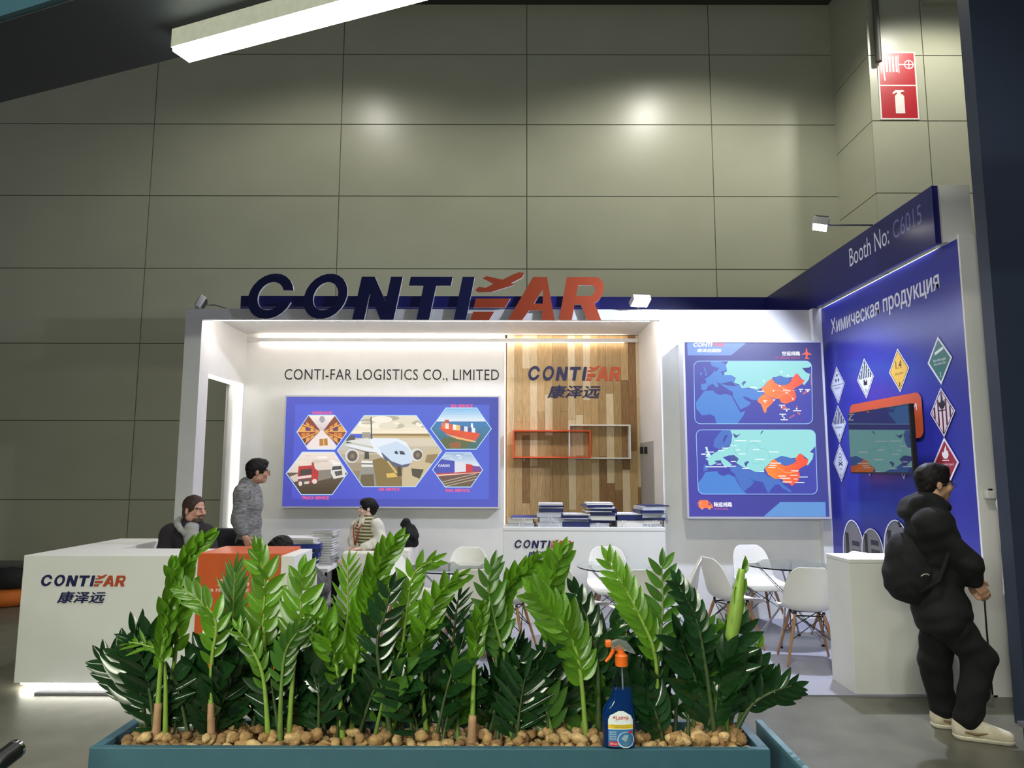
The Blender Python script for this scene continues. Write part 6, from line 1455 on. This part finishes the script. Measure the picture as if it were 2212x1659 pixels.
def fn(Q):
    c_ = z7(640, 1020, .0); Q.ell(z7(560, 1040, .09), K['ax'], (.115, .085, .075), .03)
    ring = [c_+(K['r']*math.cos(a_)*.115+K['f']*math.sin(a_)*.105)+V(0, 0, -.055-.075*math.sin(a_)) for a_ in [2*math.pi*i/14 for i in range(15)]]; Q.chain(ring, [.024]*15, .02)
    Q.ell(K['hp'](0, 0, .01), K['ax'], (.083, .108, .115), .008, True).cone(K['hp'](0, -.01, -.05), K['J']['neck'], .056, .060, .01, True)
K['garment']('hood', MATS['hoodie_grey'], fn, g_h=.006, fold=.002, seed=4)
sz = pel.z-.155
stl = thing('bar_stool', (pel.x, pel.y, 0), 'black bar stool under the seated man in the grey hoodie', 'stool')
MB().lathe([(.02, sz-.05), (.17, sz-.048), (.19, sz-.03), (.185, sz-.006), (.02, sz)], (pel.x, pel.y, 0), 24).build('seat', BLACK, stl, auto=50); MB().tube([(pel.x, pel.y, .02), (pel.x, pel.y, sz-.05)], .025, 12).build('post', CHROME, stl, auto=50); MB().lathe([(.19, 0), (.20, .006), (.18, .014), (.03, .03)], (pel.x, pel.y, 0), 28).build('base', CHROME, stl, auto=50)
MB().tube([(pel.x+.15*math.cos(a_), pel.y-.02+.15*math.sin(a_), pel.z-.53) for a_ in [2*math.pi*i/20 for i in range(21)]]+[(pel.x, pel.y, pel.z-.53)], .009, 6).build('foot_ring', CHROME, stl, auto=50)

# ---- standing man in the marled sweater
YC_ = 6.95
def z8(x, y, dy=0): return z7(x, y, dy, YC_)
hcC = z8(1640, 265); hx = z8(1500, 1500).x
J = dict(head=hcC, neck=z8(1500, 470), pelvis=V(hx, YC_, .93), sh=[z8(1420, 585, .17), z8(1400, 585, -.17)], el=[z8(1400, 1000, .2), z8(1345, 1000, -.20)], wr=[z8(1560, 1250, .15), z8(1440, 1240, -.20)],
         hip=[V(hx, YC_+.09, .90), V(hx, YC_-.09, .90)], kn=[V(hx+.03, YC_+.1, .50), V(hx+.05, YC_-.1, .50)], an=[V(hx-.02, YC_+.11, .10), V(hx+.0, YC_-.11, .10)], toe=[V(hx+.12, YC_+.12, .045), V(hx+.14, YC_-.12, .045)], hd=[V(.6, 0, -.8), V(.5, 0, -.85)], hn=[V(0, 1, 0), V(0, -1, 0)], floor=V(0, 0, .012))
manC, K = figure('man in marled grey sweater standing behind the reception desk', J, V(.93, .36, 0), 0, .235, (176, 132, 108), hairc=(18, 16, 17), hair='short', bottom=dict(m=BLKP, g=.014), shoes=BLK)
MARL = CLOTH('marled_knit', (70, 70, 72), col2=(150, 150, 150), scale=22, stretch=(1.2, 1.2, 7))
K['garment']('sweater', MARL, lambda Q: (K['torso'](Q, .022, .05), K['sleeves'](Q, .014, .72)), fold=.004, ff=26, seed=7, cuts=[(K['J']['pelvis']+V(0, 0, -.03), V(0, 0, -1))])
glasses(manC, K['hp'], MATS['thin_metal'])

# ---- bent person behind the orange panel (only the hair shows above the desk)
YD_ = 6.78; hd_ = onY(608, 1186, YD_); hd_.z -= .015
J = dict(head=hd_, neck=hd_+V(.09, .02, -.13), pelvis=V(hd_.x+.30, YD_+.02, .56), sh=[hd_+V(.12, -.17, -.17), hd_+V(.12, .19, -.17)], el=[hd_+V(-.02, -.2, -.36), hd_+V(-.02, .22, -.36)], wr=[hd_+V(-.18, -.1, -.36), hd_+V(-.18, .13, -.36)],
         hip=[V(hd_.x+.28, YD_-.07, .54), V(hd_.x+.28, YD_+.11, .54)], kn=[V(hd_.x-.06, YD_-.1, .54), V(hd_.x-.06, YD_+.13, .54)], an=[V(hd_.x+.06, YD_-.1, .10), V(hd_.x+.04, YD_+.13, .10)], toe=[V(hd_.x-.08, YD_-.12, .045), V(hd_.x-.09, YD_+.13, .045)], hd=[V(-1, 0, 0), V(-1, 0, 0)], hn=[V(0, 0, 1), V(0, 0, 1)], floor=V(0, 0, .012))
prD, K = figure('dark-haired person bent low in mottled grey clothes behind the orange panel', J, V(-.9, -.2, 0), -.5, .24, (196, 150, 124), hairc=(14, 12, 13), hair='messy', bottom=dict(m=CLOTH('mottled_trousers', (44, 44, 46), col2=(92, 90, 92), scale=24), g=.03, fold=.006), shoes=BLK)
K['garment']('coat', CLOTH('mottled_coat', (48, 48, 50), col2=(88, 88, 90), scale=24), lambda Q: (K['torso'](Q, .03, .05), K['sleeves'](Q, .02, .92)), fold=.005, seed=8)
stD = thing('low_stool', (hd_.x+.28, YD_, .012), 'low grey stool under the bent person', 'stool')
MB().rbox((hd_.x+.12, YD_-.15, .37), (hd_.x+.46, YD_+.19, .42), .015).build('seat', mat('stool_grey', (120, 120, 120), .6), stD, auto=50)
for sx_ in (.15, .43):
    for sy_ in (-.12, .16): MB().tube([(hd_.x+sx_, YD_+sy_, .37), (hd_.x+sx_, YD_+sy_, .012)], .012, 8).build('leg', STEEL, stD, auto=50)

# ---- woman in the armchair
YE_ = YA+.36
def z9(x, y, dy=0): return onY(600+x*.1688, 1060+y*.1688, YE_+dy)
hE = z9(1150, 226); pelE = V(z9(1150, 900).x+.06, YE_, .545)
J = dict(head=hE, neck=z9(1125, 372), pelvis=pelE, sh=[z9(1268, 440, -.10), z9(1020, 450, .14)], el=[z9(1330, 640, -.13), z9(975, 640, .12)], wr=[z9(1085, 735, -.20), z9(985, 722, -.06)],
         hip=[pelE+V(-.02, .09, 0), pelE+V(-.02, -.08, 0)], kn=[pelE+V(-.42, .07, .02), pelE+V(-.44, -.07, .02)], an=[V(pelE.x-.50, YE_+.06, .10), V(pelE.x-.47, YE_-.09, .10)], toe=[V(pelE.x-.62, YE_+.04, .05), V(pelE.x-.59, YE_-.11, .05)], hd=[V(-1, -.2, -.1), V(-.6, .2, -.3)], hn=[V(0, 0, 1), V(0, 0, 1)], curl=V(.7, .9, 0), floor=V(0, 0, .012))
wmE, K = figure('woman in striped vest and white shirt seated in the cream armchair', J, V(-.97, -.22, 0), .0, .215, (224, 186, 166), sex='f', hairc=(16, 14, 16), hair='bun', h=.0055, bottom=dict(m=BLKP, g=.018), shoes=mat('shoe_pale', (196, 190, 176), .7))
K['garment']('shirt', CLOTH('white_shirt', (214, 210, 198), var=.04), lambda Q: (K['torso'](Q, .004, .04), K['sleeves'](Q, .016, .88)), g_h=.006, fold=.004, ff=40, seed=6)
SV = stripes_mat('striped_vest', (92, 92, 54), (204, 198, 170), .036)
K['garment']('vest', SV, lambda Q: (K['torso'](Q, .016, .04),) + tuple(Q.cone(K['J']['sh'][s_]+K['sd']*(-.02 if s_ == 0 else .02)*0, K['J']['el'][s_], .046, .046, .01, True) for s_ in (0, 1))+(Q.cone(K['J']['neck']+V(-.05, -.07, .03), K['J']['neck'].lerp(K['J']['pelvis'], .45)+V(-.10, -.13, 0), .05, .008, .01, True),), g_h=.006)
n_ = K['J']['neck']; cf = V(-.66, -.75, 0).normalized(); cr = cf.cross(V(0, 0, 1)); cp = lambda a, b, c: n_+cr*a+cf*b+V(0, 0, c)
for s_ in (-1, 1):
    MB().prism([cp(.010*s_, .085, .012), cp(.062*s_, .05, .035), cp(.080*s_, .088, -.035), cp(.035*s_, .125, -.085)], cf*.006).build('collar', MATS['white_shirt'], wmE)
    MB().tube([cp(.062*s_, .055, .012), cp(.060*s_, .122, -.07), cp(.03*s_, .135, -.17), cp(.004, .135, -.27)], .0075, 6).build('lanyard', mat('red_lanyard', (176, 66, 40), .6), wmE, smooth=True)

# ---- person hidden behind the navy partition: a pale sleeve and a hand show
YG = 5.16; aX = onY(2171, 1285, YG); bX = aX.x+.27
J = dict(head=V(bX, YG, 1.60), neck=V(bX, YG, 1.44), pelvis=V(bX, YG, .94), sh=[V(bX+.18, YG, 1.40), V(bX-.18, YG, 1.40)], el=[V(bX+.24, YG, 1.12), V(aX.x+.085, YG, 1.12)], wr=[V(bX+.22, YG-.06, .86), V(aX.x+.03, YG-.03, onY(2171, 1292, YG).z)], hip=[V(bX+.09, YG, .90), V(bX-.09, YG, .90)], kn=[V(bX+.09, YG-.02, .5), V(bX-.09, YG-.02, .5)], an=[V(bX+.09, YG+.02, .1), V(bX-.09, YG+.02, .1)], toe=[V(bX+.1, YG-.12, .045), V(bX-.1, YG-.12, .045)], hd=[V(0, 0, -1), V(.05, -.1, -1)], hn=[V(1, 0, 0), V(-1, 0, 0)])
prG, K = figure('person with a pale jacket sleeve half hidden by the navy partition', J, V(0, -1, 0), 0, .235, (190, 146, 118), hairc=(24, 20, 20), hair='short', h=.007, bottom=dict(m=BLKP, g=.014), shoes=BLK)
K['garment']('jacket', CLOTH('pale_jacket', (196, 190, 184)), lambda Q: (K['torso'](Q, .03, .05), K['sleeves'](Q, .02, .90)), fold=.004, seed=12)

# ---- black coat thrown over the armchair back, office chair by the standing man
ct = thing('coat', (aX1-.08, YA+.3, aZ+.03), 'black coat thrown over the back of the cream armchair', 'coat')
Q = Sdf((aX1-.45, YA, .55), (aX1+.25, YA+.75, 1.3), .008); cz_ = lambda x, y, dy=.22: onY(600+x*.1688, 1060+y*.1688, YA+dy)
Q.cone(cz_(1640, 440), cz_(1690, 600), .045, .085, .04).cone(cz_(1640, 430), cz_(1640, 405), .05, .045, .03).cone(cz_(1690, 560), cz_(1560, 720), .09, .06, .05).cone(cz_(1700, 520, .3), cz_(1700, 640, .34), .07, .09, .05).cone(cz_(1560, 690, .3), cz_(1540, 745, .34), .08, .05, .05).folds(.007, 34, 5)
Q.mesh('cloth', CLOTH('coat_black', (16, 16, 17)), ct)
YO = 7.55; oc = z7(1170, 1300, 0, YO); of = thing('office_chair', (oc.x, YO, 0), 'dark padded office chair between the two men behind the desk', 'chair')
tz = z7(1180, 1112, 0, YO).z; LEA = mat('dark_leather', (30, 32, 38), .45, var=.1)
MB().rbox((oc.x-.20, YO, tz-.55), (oc.x+.18, YO+.09, tz), .04, seg=3).build('backrest', LEA, of, auto=50); MB().rbox((oc.x-.23, YO-.42, .44), (oc.x+.2, YO, .53), .03, seg=3).build('seat', LEA, of, auto=50)
MB().tube([(oc.x, YO-.2, .44), (oc.x, YO-.2, .08)], .03, 12).build('post', BLACK, of, auto=50); MB().tube([(oc.x, YO-.05, .46), (oc.x, YO+.08, .46), (oc.x, YO+.105, .75)], .018, 8).build('back_bracket', BLACK, of, auto=50)
for k_ in range(5):
    a_ = 2*math.pi*k_/5; e_ = V(oc.x+.24*math.cos(a_), YO-.2+.24*math.sin(a_), .05); MB().tube([(oc.x, YO-.2, .09), e_+V(0, 0, .02)], .018, 8).build('base_arm', BLACK, of, auto=50); MB().lathe([(.02, 0), (.026, .01), (.026, .04), (.02, .05)], (e_.x, e_.y, .0), 10).build('castor', BLACK, of, auto=50)
